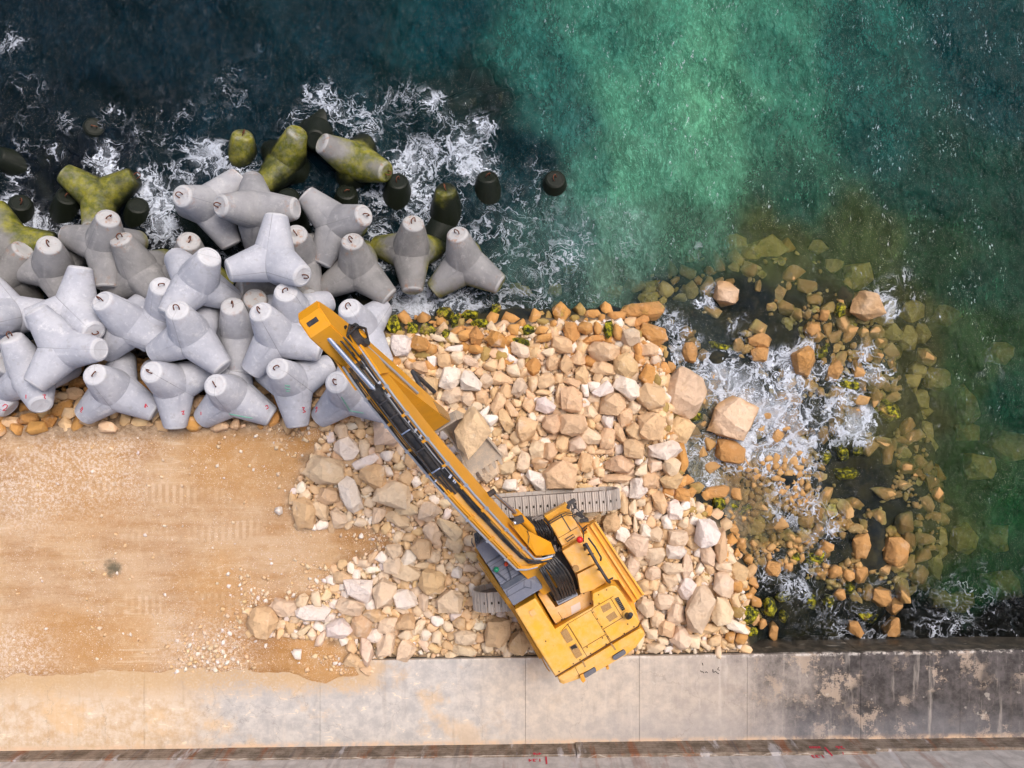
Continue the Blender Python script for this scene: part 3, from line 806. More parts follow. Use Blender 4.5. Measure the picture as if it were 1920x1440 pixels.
def tube(bm, pts, r, seg=8, cap=True):
    pts = [Vector(p) for p in pts]; rings = []
    up = None
    for i, p in enumerate(pts):
        d = (pts[min(i + 1, len(pts) - 1)] - pts[max(i - 1, 0)]).normalized()
        if up is None:
            up = Vector((0, 0, 1)) if abs(d.z) < .9 else Vector((1, 0, 0))
        u = (up - d * up.dot(d))
        if u.length < 1e-4: u = d.orthogonal()
        u.normalize(); up = u; v = d.cross(u)
        rr = r[i] if isinstance(r, (list, tuple)) else r
        rings.append([bm.verts.new(p + (u * math.cos(2 * math.pi * k / seg) + v * math.sin(2 * math.pi * k / seg)) * rr) for k in range(seg)])
    for a, b in zip(rings, rings[1:]):
        for k in range(seg):
            bm.faces.new((a[k], a[(k + 1) % seg], b[(k + 1) % seg], b[k]))
    if cap:
        bm.faces.new(rings[0][::-1]); bm.faces.new(rings[-1])

def loop_mesh():
    bm = bmesh.new()
    pts = [(-.075, 0, -.02), (-.08, 0, .05)] + [(.08 * math.cos(a), 0, .09 + .075 * math.sin(a)) for a in [math.pi * (1 - i / 7) for i in range(8)]] + [(.078, 0, .035), (.07, 0, -.0)]
    tube(bm, pts, .018, 6)
    me = bpy.data.meshes.new('lifting_loop'); bm.to_mesh(me); bm.free()
    me.materials.append(M['rust']); me.polygons.foreach_set('use_smooth', [True] * len(me.polygons))
    return me

# centre px, centre height, leg ends (px, py, rise towards the sky in leg lengths), age, moss, loops on ends, label
UNITS = [
 (348, 640, 1.2, [(331, 575, .75), (278, 665, -.3), (425, 690, -.2), (402, 584, -.2)], 0, 0, [0], 'broad clean pale tetrapod standing on the far one of the sand edge pair, loop upright'),
 (518, 642, 1.0, [(490, 583, .75), (466, 697, -.2), (603, 654, .0)], 0, 0, [0], 'pale tetrapod whose long leg points at the tip of the yellow boom'),
 (255, 612, .75, [(206, 568, .7), (292, 640, -.1), (262, 577, -.5), (217, 647, -.4)], 0, 0, [0], 'pale tetrapod with black smudges on its side, lying between two whiter ones'),
 (383, 535, 1.35, [(398, 477, .62), (300, 600, .25), (320, 480, -.5), (445, 560, -.45)], 0, 0, [], 'high pale tetrapod without a loop, its thick leg end seen round and blank'),
 (503, 478, 1.35, [(519, 412, .1), (430, 506, .1), (571, 517, .35)], 0, 0, [2], 'whitest tetrapod, spread out flat on three legs above the darker mossy ones'),
 (312, 585, .45, [(303, 534, .9)], 0, 0, [0], 'narrow tetrapod leg with a loop poking up beside a high blank-ended one'),
 (186, 472, .25, [(208, 408, .75), (120, 446, -.3), (197, 530, -.3)], .75, 0, [0], 'grey weathered tetrapod with a white leg end beside the mossy ones'),
 (259, 524, .05, [(236, 455, .75), (204, 555, -.35), (300, 545, -.3)], .8, .28, [0], 'olive-tinged tetrapod with a rusty loop and two legs spread towards the land'),
 (115, 512, .1, [(87, 461, .6), (125, 562, -.4), (150, 480, -.3)], .75, 0, [0], 'weathered tetrapod streaked white, leaning towards the mossy yellow one'),
 (128, 580, .8, [(185, 620, .45), (153, 508, .05), (52, 596, -.2)], 0, 0, [0], 'stained white tetrapod with black scuffs across its upper leg'),
 (48, 690, .7, [(30, 636, .75), (68, 757, -.25), (5, 750, -.45)], 0, 0, [0], 'pale tetrapod with a loop, half hidden under a white one on the orange rubble'),
 (117, 641, 1.35, [(194, 657, .35), (66, 590, .1), (60, 722, .15)], 0, 0, [], 'topmost white tetrapod over the orange rubble, its legs making a Y'),
 (218, 738, .55, [(177, 698, .75), (156, 780, -.35), (290, 770, -.35), (235, 672, -.3)], 0, 0, [0], 'tetrapod on the sand edge with a pink mark on either lower leg'),
 (335, 730, .6, [(285, 694, .7), (332, 794, -.2), (398, 697, -.15)], 0, 0, [0], 'tetrapod on the sand edge between the pink-marked one and the green-lined one'),
 (434, 752, .5, [(401, 720, .75), (374, 785, -.35), (514, 778, -.35), (452, 676, -.4)], 0, 0, [0], 'broad tetrapod on the sand edge with a green line along its lower side'),
 (556, 724, .6, [(523, 690, .75), (553, 794, -.25), (622, 682, -.1), (490, 705, -.5)], 0, 0, [0], 'tetrapod on the sand edge with green chalk on its body'),
 (660, 748, .5, [(630, 715, .75), (598, 786, -.35), (724, 775, -.3)], 0, 0, [0], 'last tetrapod of the sand edge row, partly under the yellow boom'),
 (450, 622, .1, [(435, 573, .80)], .3, 0, [0], 'grey upright tetrapod standing deep between the two broad clean ones'),
 (560, 600, .55, [(535, 546, .75), (612, 578, -.1), (560, 650, -.4)], 0, 0, [0], 'pale tetrapod next to the head of the boom with its loop hanging sideways'),
 (672, 606, .15, [(655, 575, .75), (706, 586, .0), (622, 636, -.2)], 0, 0, [0], 'tetrapod half covered by the head of the boom, a white round end showing'),
 (665, 510, -.35, [(662, 450, .65), (608, 545, -.15), (727, 557, -.15)], .85, .05, [0], 'grey-brown tetrapod with narrow raised leg above the head of the boom'),
 (620, 420, -.15, [(684, 403, .45), (577, 370, .15), (602, 492, -.1)], .6, 0, [0], 'grey tetrapod making a Y on the seaward side, its loop at the water side'),
 (487, 405, .35, [(415, 388, .15), (553, 388, .1), (473, 462, -.3)], .6, 0, [0], 'grey tetrapod lying flat behind the whitest one like a wide V'),
 (384, 384, .15, [(345, 372, .75), (450, 335, -.1), (424, 445, -.4), (352, 395, -.3)], .4, 0, [0], 'fat rounded grey tetrapod at the seaward edge with foam behind it'),
 (566, 492, -.1, [(553, 432, .85), (585, 560, -.4)], .8, .1, [0], 'rust-streaked tetrapod leg standing between the whitest one and the grey Y'),
 (362, 500, -.35, [(354, 450, .9), (430, 540, -.4)], .8, .35, [0], 'short cylinder-like tetrapod end with a rusty white top, surrounded by dark water'),
 (769, 482, -.75, [(774, 418, .65), (772, 540, .0), (705, 462, -.2)], .9, .12, [0], 'tetrapod with a grey raised leg over a mossy lower leg, foam both sides'),
 (871, 498, -.75, [(857, 438, .65), (820, 543, -.05), (932, 534, -.05)], .75, .1, [0], 'tetrapod standing free beside the stone pile, farthest from the sand'),
 (545, 312, -1.25, [(487, 353, .35), (556, 254, .05), (600, 340, -.4)], .8, .65, [0], 'half-sunk tetrapod with a beige leg end and black green arm behind it'),
 (668, 290, -1.05, [(722, 328, .40), (610, 277, .25), (690, 268, -.3)], .9, .50, [0], 'long mossy tetrapod with two beige leg ends, lying slanted in the foam'),
 (612, 236, -1.75, [(589, 264, .5), (618, 208, .1)], .9, 1.3, [], 'black-green slimy tetrapod leg sticking out of the foam behind the mossy ones'),
 (456, 318, -1.85, [(455, 250, .8)], .8, .3, [0], 'upright mossy tetrapod leg with a yellow rim, alone in the water'),
 (192, 363, -1.15, [(252, 328, .5), (134, 334, .15), (205, 400, -.6)], .8, .5, [0], 'bright yellow-green mossy tetrapod with one grey leg, in the sea beyond the field'),
 (45, 425, -2.05, [(39, 378, .95)], .9, 1.4, [0], 'dark wet tetrapod stub in foam, nearest the mossy one cut by the picture edge'),
 (128, 410, -2.05, [(127, 366, .95)], .9, 1.0, [0], 'low tetrapod stub with a yellow-green side, touching the bright mossy one'),
 (262, 430, -2.15, [(259, 383, .95)], .9, 1.6, [], 'black tetrapod stub just out of the water below the bright mossy one'),
 (183, 275, -2.45, [(177, 236, .95)], .9, 1.2, [0], 'grey tetrapod stub ringed by foam, farthest out to sea'),
 (82, 325, -2.2, [(45, 340, -.1), (96, 378, .1), (112, 285, .35)], .9, 1.6, [], 'dark tetrapod just under the surface with a ridge of foam'),
 (30, 444, .0, [(-15, 395, .2), (102, 464, .0), (30, 505, .05)], .9, 1.25, [], 'vivid yellow-green mossy tetrapod at the picture edge'),
 (838, 412, -1.75, [(836, 352, .93)], .9, .75, [0], 'olive tetrapod stub standing in lacy foam'),
 (914, 392, -2.0, [(914, 328, .93)], .9, 1.0, [0], 'dark tetrapod stub with a mossy flank at the outer edge of the foam'),
 (1036, 388, -2.3, [(1041, 332, .93), (1036, 440, -.3)], .9, 1.6, [0], 'farthest tetrapod stub, black and alone in the green water'),
 (746, 388, -2.0, [(746, 338, .93)], .9, 1.5, [0], 'black tetrapod stub under the end of the long mossy one'),
 (652, 410, -2.1, [(650, 358, .95)], .9, 1.5, [0], 'round black tetrapod stub between the grey Y and the long mossy one'),
 (545, 420, -1.6, [(541, 364, .93)], .9, 1.4, [], 'black tetrapod stub squeezed against the wide V one'),
 (895, 190, -2.75, [(945, 183, .1), (845, 205, .1), (905, 140, -.1)], .9, .0, [], 'brown tetrapod wholly under water with its legs showing through'),
 (-5, 515, .1, [(78, 575, -.3), (-50, 470, .1)], .9, 0, [], 'brown weathered tetrapod leg lying under the white ones near the dark gap'),
 (22, 592, .75, [(100, 578, .0), (-20, 528, .3), (-10, 650, -.1)], 0, 0, [], 'white tetrapod reaching in from the picture edge above the orange rubble'),
 (-45, 715, .35, [(20, 768, -.1), (-60, 650, .6)], 0, 0, [], 'tetrapod leg with a red 2 on it, resting on the orange stones'),
 (-15, 700, .2, [(5, 678, .1), (20, 720, -.3)], .45, 0, [], 'shadowed grey tetrapod beneath the pale ones at the picture edge'),
 (520, 545, -.35, [(438, 540, -.1), (588, 565, -.15), (540, 600, -.5)], .95, .55, [], 'dark mossy tetrapod buried under the whitest one'),
 (478, 590, -.2, [(478, 560, .8)], .95, .1, [], 'dim grey tetrapod deep in the gap behind the grey upright one'),
]

def build_units():
    me = unit_mesh(); lm = loop_mesh()
    first = None
    done = []
    for (cx, cy, zc, tips, age, moss, loops, label) in UNITS:
        e, q, od, cx, cy = fit_unit(cx, cy, zc, tips)
        print('unit %d %d rms px %.1f' % (cx, cy, math.sqrt(e / len(tips))))
        o = bpy.data.objects.new('tetrapod', me) if first is None else first.copy()
        first = first or o
        link(o)
        o.rotation_mode = 'QUATERNION'; o.rotation_quaternion = Quaternion(q)
        o.location = W(cx, cy, zc)
        tag(o, label, 'tetrapod', 'concrete tetrapods of the breakwater')
        o['age'] = float(age); o['moss'] = float(moss)
        for li in loops:
            d = Vector(TDIR[od[li]])
            l = bpy.data.objects.new('lifting_loop', lm)
            l.parent = o; COL.objects.link(l)
            l.rotation_mode = 'QUATERNION'
            l.rotation_quaternion = Vector((0, 0, 1)).rotation_difference(d) @ Quaternion((0, 0, 1), random.uniform(0, 3.1)) @ Quaternion((1, 0, 0), random.uniform(-.5, .5))
            l.location = d * LEG * 1.0
        done.append(o)
    return done

# strokes drawn on the tetrapods: (material, list of px polylines)
MARKS = [
 ('redpaint', [[(5, 762), (9, 758), (14, 760), (12, 765), (5, 769), (14, 770)]]),
 ('redpaint', [[(151, 768), (155, 763), (155, 768), (151, 771), (154, 774)], [(49, 740), (49, 750)], [(80, 741), (85, 740), (83, 745), (86, 749)]]),
 ('redpaint', [[(271, 764), (273, 757), (278, 765)], [(273, 757), (273, 767)]]),
 ('redpaint', [[(340, 772), (345, 770), (342, 777), (347, 776)]]),
 ('redpaint', [[(497, 762), (501, 760), (503, 765), (498, 768)], [(377, 772), (377, 780)]]),
 ('redpaint', [[(566, 764), (571, 764), (568, 768), (573, 772), (566, 774)]]),
 ('redpaint', [[(592, 766), (595, 763), (594, 770), (591, 774)]]),
 ('greenpaint', [[(430, 776), (455, 781), (480, 785)], [(534, 722), (546, 724)], [(534, 727), (547, 730)], [(536, 733), (545, 733)], [(640, 744), (650, 760), (656, 770), (690, 776)]]),
]

def build_marks(units):
    """Chalk and spray strokes laid on the surface of the tetrapods they are written on."""
    trees = []
    for o in units[10:18] + [units[48]]:
        bm = bmesh.new(); bm.from_mesh(o.data)
        o_m = Matrix.LocRotScale(o.location, o.rotation_quaternion, None)
        bmesh.ops.transform(bm, matrix=o_m, verts=bm.verts)
        trees.append((o, o_m, BVHTree.FromBMesh(bm))); bm.free()
    cam = Vector((0, 0, H))
    for mat, lines in MARKS:
        bms = {}
        for ln in lines:
            pts = []; own = None
            for a, b in zip(ln, ln[1:]):
                for k in range(4):
                    x = a[0] + (b[0] - a[0]) * k / 4; y = a[1] + (b[1] - a[1]) * k / 4
                    d = (W(x, y, 0) - cam).normalized()
                    best = None
                    for (o, om, tr) in trees:
                        h, nn, _, dist = tr.ray_cast(cam, d)
                        if h is not None and (best is None or dist < best[0]): best = (dist, o, om, h + nn * .004)
                    if best:
                        if own is None: own = best[1]; om_ = best[2]
                        if best[1] is own: pts.append(best[3])
            if own is not None and len(pts) > 2:
                bm = bms.setdefault(own.name, (own, om_, bmesh.new()))[2]
                tube(bm, pts, .014, 5)
        for nm, (own, om_, bm) in bms.items():
            bmesh.ops.transform(bm, matrix=om_.inverted(), verts=bm.verts)
            obj_bm('painted_mark', bm, M[mat], own)
# ------------------------------------------------------------------ rocks
PAL = {'c': (.80, .63, .44), 't': (.755, .53, .31), 'w': (.88, .785, .69), 'o': (.60, .31, .10), 'm': (.42, .29, .10), 'd': (.08, .08, .04), 's': (.60, .50, .20)}
# crop origin, scale, then (x, y, w, h, turn, kind)
RA = (700, 540, 3.2, '''165,345,130,120,0,w;280,335,90,110,-60,o;350,365,70,60,0,o;275,475,100,75,0,t;425,435,85,95,0,t;500,425,80,80,0,c;580,440,110,60,25,c
485,365,110,40,-5,w;385,300,100,35,15,c;620,290,90,120,-10,o;600,365,110,50,10,o;740,310,120,90,20,o;708,305,50,60,0,w;235,250,65,85,0,m;120,235,85,140,-20,m;325,255,90,80,20,m
430,150,100,70,0,m;405,205,60,55,0,o;490,200,50,110,20,m;525,210,45,60,0,m;580,160,100,60,0,m;545,285,80,60,0,o;640,215,110,60,0,m;435,275,55,60,0,m;735,130,60,70,0,m
840,250,70,60,0,o;890,215,60,60,30,o;930,250,70,60,0,m;880,320,120,40,10,m;1020,205,80,40,0,m;1010,250,80,50,-10,o;1020,300,110,50,-15,o;1085,215,60,50,0,o;1130,150,110,140,0,o
1190,265,90,140,-15,o;1270,240,90,80,10,o;1320,310,130,50,-15,o;1345,240,45,80,0,o;1370,185,45,60,0,o;1410,250,50,110,0,m;1465,265,55,100,0,o;1615,145,250,110,-5,o;1600,205,110,60,-25,o
1545,295,110,110,0,c;1675,280,180,120,20,o;1660,370,110,80,0,t;1385,380,190,120,0,t;1515,365,60,60,0,t;1515,465,160,130,40,t;1385,485,150,80,5,t;1235,425,90,80,30,t;1155,455,95,110,0,t
1075,450,80,110,20,t;960,470,90,100,30,o;880,370,130,80,35,c;1050,385,70,60,20,c;1130,340,120,100,0,t;1095,335,45,50,0,w;885,455,50,70,-10,c;840,495,80,70,0,c;700,465,90,70,0,t
465,545,120,140,20,w;590,555,120,120,0,w;685,560,90,90,10,c;775,540,120,75,-5,t;880,600,90,120,10,c;955,575,55,90,10,t;1035,555,110,90,-20,t;1110,540,60,70,0,t;1195,570,110,60,5,t
1250,520,80,110,10,t;1350,530,60,100,15,t;1470,535,60,60,-30,c;1640,520,95,130,0,o;1530,600,180,110,35,w;1380,620,120,80,-40,w;1270,605,45,90,0,w;1320,595,70,45,20,w;1670,650,200,150,25,t
1190,670,130,150,0,t;1115,640,60,120,25,t;1020,625,100,40,10,t;1435,700,150,140,0,t;1030,710,120,90,30,w;930,705,80,90,-20,t;860,690,60,50,0,t;800,620,90,90,30,t;750,695,75,130,20,t
820,730,120,60,50,t;470,645,130,90,-10,c;565,665,90,90,0,c;650,650,80,90,0,t;610,710,80,70,-20,c;665,745,40,90,30,w;705,785,70,80,50,w;785,780,70,150,-25,t;355,580,90,110,-30,t
915,850,120,150,10,t;850,895,70,90,0,t;1070,820,110,120,-20,t;1190,820,170,140,-10,t;1300,745,90,80,5,c;1405,800,75,95,15,w;1560,720,80,80,20,c;1680,730,70,40,5,t;1510,780,90,120,0,t
1670,830,160,160,0,t;1770,790,60,80,0,t;1840,850,150,140,20,t;1565,860,100,100,0,t;1480,880,60,150,-20,t;1300,890,160,90,35,c;1405,900,90,120,0,t;1130,930,80,120,10,t;1225,940,110,110,0,c
1060,980,90,110,20,t;980,970,90,120,0,c;900,1045,80,130,10,c;1120,1120,200,170,0,t;985,1160,150,100,15,w;820,1180,95,60,0,w;800,1080,100,80,-10,c;690,1100,130,130,0,c;760,980,90,80,-15,c
1750,975,190,100,-10,w;1480,1060,170,110,0,t;1565,965,120,120,0,t;1270,1050,90,110,10,t;1215,1075,90,60,40,t;1355,1105,60,60,0,t;1460,1140,180,60,0,t;1600,1090,80,80,0,c;1690,1070,90,80,10,c
1660,1150,120,100,-20,t;1785,1080,110,130,20,c;1850,1030,75,210,0,o;1590,1200,100,130,10,w;1850,1240,90,80,0,o;1000,1050,100,80,0,t;620,830,70,60,20,t;1390,560,50,60,0,c''')
RB = (560, 780, 3.0, '''235,80,85,85,0,c;270,180,130,110,40,w;365,185,55,100,5,c;455,165,60,85,0,t;510,85,170,150,0,c;495,225,65,60,0,w;550,230,40,65,0,t;635,250,80,90,0,t;375,260,155,60,-20,w
155,310,225,155,15,c;420,340,150,140,5,t;170,450,115,95,0,t;290,440,110,195,-25,w;400,485,70,60,0,c;530,440,200,145,15,c;605,345,80,95,10,t;710,290,90,80,0,c;660,370,60,55,-40,w
45,545,130,185,-20,t;125,525,80,140,-25,c;225,575,85,115,-10,c;285,565,50,70,0,c;455,560,75,90,0,c;555,580,150,75,25,c;605,525,130,70,10,c;740,540,130,115,0,c;850,640,170,90,35,c
750,655,90,130,-25,c;690,750,115,120,0,t;620,680,80,45,0,t;540,760,90,80,0,c;530,840,100,100,10,c;620,800,80,90,20,w;760,790,80,80,0,c;620,890,150,90,30,c;750,930,155,145,0,t
850,850,55,55,0,c;890,880,60,60,0,w;850,1040,150,130,0,c;700,1045,60,105,0,c;600,1030,130,110,0,w;480,1000,130,165,15,c;335,985,155,130,0,w;290,1075,160,90,5,c;405,1060,80,70,20,w
250,910,110,75,0,t;325,895,45,50,0,w;245,955,50,45,0,w;100,1030,60,80,0,c;80,1105,195,90,5,w;20,1040,75,80,30,c;230,1200,155,115,0,w;355,1180,115,125,15,t;430,1120,130,80,10,t
430,1235,90,85,-10,w;500,1180,110,90,0,c;600,1160,110,90,0,t;490,1290,100,155,30,c;380,1330,80,160,0,c;300,1370,90,70,0,t;600,1230,80,65,0,c;660,1205,50,85,30,c;610,1320,110,130,0,c
780,1150,70,60,0,w;840,1180,60,60,0,c;780,1240,60,70,0,c;905,1170,80,80,0,t;940,1245,130,90,0,c;935,1320,140,60,5,c;1060,1300,60,60,0,c;1120,1220,140,155,0,t;1240,1275,115,140,0,t
-114,532,45,48,0,w;-215,1150,0,0,0,t;-64,1100,0,0,0,c;880,720,100,80,20,c;800,870,60,70,0,c;680,1180,60,80,20,c;960,700,60,60,0,c;-10,1340,50,50,0,w''')
RC = (1100, 880, 4.0, '''385,150,145,180,10,w;230,200,60,60,0,t;400,250,80,60,0,c;345,280,60,115,5,c;280,255,60,155,0,t;550,250,95,165,-15,t;640,80,160,120,-30,t;690,185,130,90,5,o
690,100,90,80,0,o;660,300,120,155,-10,w;740,275,70,75,20,w;840,295,85,90,0,c;910,310,60,80,10,o;905,475,190,205,0,w;1005,570,90,260,0,t;600,390,75,115,-15,w;725,405,85,90,0,c
800,390,80,75,-20,w;185,405,125,145,-10,t;255,375,30,90,0,c;360,410,35,130,-10,c;305,380,60,80,-10,t;270,490,120,105,30,w;360,560,195,165,10,c;445,465,95,115,10,w;520,480,115,120,15,c
680,515,145,115,-10,c;675,620,150,105,5,w;510,655,155,135,-10,c;835,620,60,70,0,w;910,655,115,155,-15,c;750,730,85,190,10,c;635,750,155,105,10,c;500,775,115,105,0,c;365,650,140,65,0,c
340,720,115,165,0,c;625,830,110,110,0,c;500,860,95,85,0,t;420,870,105,95,0,t;750,895,115,155,20,w;820,870,75,125,0,t;520,940,45,80,0,w;785,990,75,60,-10,w;580,990,155,125,0,c
435,1030,135,135,0,c;670,1080,135,175,0,c;530,1125,105,140,0,c;850,1040,215,330,20,c;600,1190,125,135,0,t;490,1230,95,80,0,c;700,1270,155,175,0,c;795,1290,105,95,0,c;430,1170,75,105,0,c
515,1340,150,70,-15,c;615,1345,70,45,-10,w;570,1285,90,50,10,c;1020,1060,165,205,5,c;1025,860,155,185,0,c;950,1020,50,60,0,w;1020,725,135,85,10,c;1130,770,135,135,20,t;1120,1180,195,75,25,w
1155,1275,95,85,20,o;1070,1260,70,85,0,o;930,1195,145,75,0,t;960,1285,115,80,0,t;900,1110,65,85,0,t;1110,985,60,105,-20,t;1160,915,50,30,15,w;1200,950,85,45,0,o;1270,990,85,75,20,o
1215,1090,145,135,0,m;1365,1035,115,155,0,m;1475,1105,70,100,0,m;1470,955,105,75,-20,m;1400,1215,80,140,0,o;1240,1215,90,65,0,m;1320,1160,60,80,0,o;1390,740,110,115,0,o;1510,740,75,85,0,o
1455,700,60,65,0,o;1210,675,75,75,0,o;1160,550,75,80,0,o;1130,625,60,65,0,o;990,265,100,110,0,m;970,170,195,100,-5,o;1110,180,85,95,0,o;1100,270,90,90,0,m;1180,300,125,75,-40,m;1185,105,60,90,0,m''')
# rocks standing in or under the sea: kinds e = well out of the water, o/m = awash, s = sunk
RD = (1200, 400, 2.667, '''430,405,125,110,20,e;1135,465,155,135,25,e;1430,720,100,75,40,a;600,630,115,80,5,o;595,705,85,85,0,o;815,735,125,155,15,o;970,785,70,115,20,o;245,695,85,110,0,o;315,770,110,95,0,s
465,1020,200,205,20,e;215,900,225,245,20,e;450,1195,155,115,15,o;1215,1145,105,60,20,a;1035,850,115,70,15,m;280,1020,80,50,-10,m;400,665,130,50,5,m;910,690,80,90,30,m;1230,985,140,90,25,m
1015,1195,60,95,-15,m;1090,1185,50,60,0,m;1030,1300,125,60,0,m;925,1220,50,80,0,m;860,580,80,75,0,o;1000,485,50,75,0,m;1090,320,145,135,0,s;970,270,95,75,0,s;760,385,65,75,0,s
640,180,185,130,0,s;470,150,125,90,0,s;460,300,115,110,0,s;590,320,90,70,10,s;905,430,95,60,0,s;850,480,85,55,10,s;920,515,50,60,0,o;670,515,65,105,10,s;605,520,70,60,0,s
735,555,80,75,0,s;800,560,50,95,0,s;1060,550,90,80,0,s;1240,480,60,95,0,s;1250,600,115,110,0,s;1340,620,95,125,0,s;1410,600,85,95,0,s;1360,490,110,110,0,s;1530,510,120,95,0,s
1640,960,85,190,0,s;1640,1090,115,95,0,s;1400,930,110,105,0,s;1420,1090,85,105,0,s;1420,1170,135,95,0,s;1480,830,130,115,0,s;1390,780,90,85,0,s;1830,1160,165,135,0,s;1230,1270,85,130,10,s
1320,1200,95,110,0,s;900,1040,115,85,0,s;200,425,75,50,0,s;50,380,90,85,0,s;890,170,95,75,0,s;1790,700,120,100,0,s;560,200,110,80,0,s;850,270,80,60,0,s;700,260,90,80,0,s''')
RE = (1200, 800, 2.667, '''1370,300,135,130,0,s;1330,420,115,95,0,s;1480,530,115,135,-15,s;1460,670,95,185,-18,s;1300,725,85,75,0,s;1275,625,115,140,0,o;1105,600,90,115,-15,o;930,600,65,55,20,o;975,725,65,65,0,o
1040,740,55,65,0,o;1100,735,70,90,0,o;1200,850,95,95,0,o;1260,1000,85,110,0,o;1070,1010,65,90,-25,o;995,840,60,60,0,o;1130,940,110,70,10,m;880,650,135,105,0,m;850,870,60,85,0,m
940,870,60,60,20,m;1040,800,60,85,-20,m;1800,790,150,135,0,s;1600,880,120,95,0,s;930,410,125,95,0,s;1080,430,75,60,0,s;1190,500,95,65,0,s;1180,560,95,80,0,s;1400,490,100,85,0,s
1690,200,135,125,0,s;1275,900,75,80,0,o;1290,600,0,0,0,s;520,300,60,50,0,m;1620,560,120,160,0,s;1500,860,110,90,0,s;780,650,55,45,0,m;1780,560,110,120,0,s''')
# a few placed straight in photo pixels
RF = (0, 0, 1.0, '''492,1166,56,56,15,t;531,1140,50,30,10,c;560,1229,16,20,0,w;1400,560,0,0,0,o;60,752,26,20,0,t;20,792,30,22,10,t;95,742,34,26,0,t;130,775,26,22,0,t;52,786,38,22,-8,o
92,790,26,26,0,o;118,766,38,24,-30,o;140,738,30,24,0,t;150,716,30,22,0,o;30,722,0,0,0,o;100,770,0,0,0,o;260,690,26,20,0,o;365,690,20,16,0,t;480,720,24,18,0,t;1040,545,26,24,0,s;985,545,22,20,0,s;1070,500,30,26,0,s;1150,545,34,26,0,s
1330,520,0,0,0,s;1215,560,38,26,0,s;1190,535,40,30,0,s;1040,520,0,0,0,s;965,540,24,20,0,s''')

def hull_rock(seed, npts=26, bevel=.032, n=3.6, flat=1.):
    rng = random.Random(seed)
    bm = bmesh.new()
    kx, ky = rng.uniform(-.25, .25), rng.uniform(-.25, .25)
    for i in range(npts):
        # spread directions, then push out to a rounded box
        z = 1 - 2 * (i + .5) / npts; a = i * 2.39996 + rng.uniform(-.5, .5)
        r = math.sqrt(max(0, 1 - z * z)); d = Vector((r * math.cos(a), r * math.sin(a), z + rng.uniform(-.2, .2))).normalized()
        k = (abs(d.x) ** n + abs(d.y) ** n + abs(d.z) ** n) ** (-1 / n)
        p = d * k * rng.uniform(.80, 1.08)
        p.x += kx * p.z * .5; p.y += ky * p.x * .6
        bm.verts.new(p)
    r = bmesh.ops.convex_hull(bm, input=bm.verts)
    bmesh.ops.delete(bm, geom=[v for v in bm.verts if not v.link_faces], context='VERTS')
    bmesh.ops.dissolve_limit(bm, angle_limit=R(17), verts=bm.verts, edges=bm.edges)
    xs = [v.co.x for v in bm.verts]; ys = [v.co.y for v in bm.verts]; zs = [v.co.z for v in bm.verts]
    c = Vector(((max(xs) + min(xs)) / 2, (max(ys) + min(ys)) / 2, (max(zs) + min(zs)) / 2))
    s = Vector((2 / (max(xs) - min(xs)), 2 / (max(ys) - min(ys)), 2 / (max(zs) - min(zs))))
    for v in bm.verts:
        v.co = Vector(((v.co.x - c.x) * s.x, (v.co.y - c.y) * s.y, (v.co.z - c.z) * s.z))
    if bevel:
        bmesh.ops.bevel(bm, geom=bm.edges[:], offset=bevel, segments=2, profile=.65, affect='EDGES', clamp_overlap=True)
        bmesh.ops.triangulate(bm, faces=bm.faces[:])
        bmesh.ops.subdivide_edges(bm, edges=[e for e in bm.edges if e.calc_length() > .35], cuts=1)
        bmesh.ops.triangulate(bm, faces=bm.faces[:])
        bmesh.ops.subdivide_edges(bm, edges=[e for e in bm.edges if e.calc_length() > .28], cuts=1)
        bmesh.ops.triangulate(bm, faces=bm.faces[:])
        for v in bm.verts:
            q = v.co * 1.7 + Vector((seed * 3.1, 0, 0))
            v.co *= 1 + .055 * noise.fractal(q, .8, 2, 4) + .02 * noise.noise(q * 5)
    else:
        bmesh.ops.triangulate(bm, faces=bm.faces[:])
    bmesh.ops.recalc_face_normals(bm, faces=bm.faces[:])
    return bm

LANDMARKS = [('the cab roof', 930, 1050), ('the counterweight', 1125, 1240), ('the red ball on the excavator', 1087, 1012), ('the long track free end', 1165, 930),
             ('the track stub', 890, 1120), ('the bucket', 895, 850), ('the yellow walkway', 1205, 1108), ('the head of the boom', 625, 600),
             ('the biggest waterline boulder', 1281, 737), ('the boulder ringed by foam', 1375, 783), ('the orange boulder in foam', 1368, 848),
             ('the inner offshore boulder', 1361, 552), ('the outermost cream boulder', 1626, 575), ('the mossy boulder by the quay', 1404, 1152), ('the sharp wedge-shaped boulder', 1312, 1140),
             ('the tetrapod standing free', 871, 498), ('the large white shore boulder', 1326, 999), ('the widest flat orange rock', 1204, 585), ('the middle of the boom', 800, 850),
             ('the tetrapod under the boom', 640, 760), ('the isolated tan block', 492, 1166), ('the big pile-edge block', 612, 883), ('the round white boulder', 672, 1108),
             ('the bared quay edge', 760, 1237), ('the leaning orange rock', 1505, 676), ('the long sunken slab', 1747, 1051), ('the squarish orange shoal rock', 1678, 1034), ('the pink-marked tetrapod', 217, 740),
             ('the dark pool', 1590, 880), ('the flat pale rock awash', 1736, 670), ('the farthest black stub', 1040, 332), ('the upright shore slab', 1278, 860)]
ORD = 'nearest second third fourth fifth sixth seventh eighth ninth tenth eleventh twelfth thirteenth fourteenth fifteenth sixteenth seventeenth eighteenth nineteenth twentieth'.split()
COLW = {'c': 'cream', 't': 'tan', 'w': 'whitish', 'o': 'orange', 'm': 'mossy', 's': 'sunken', 'e': 'cream', 'a': 'yellowish'}

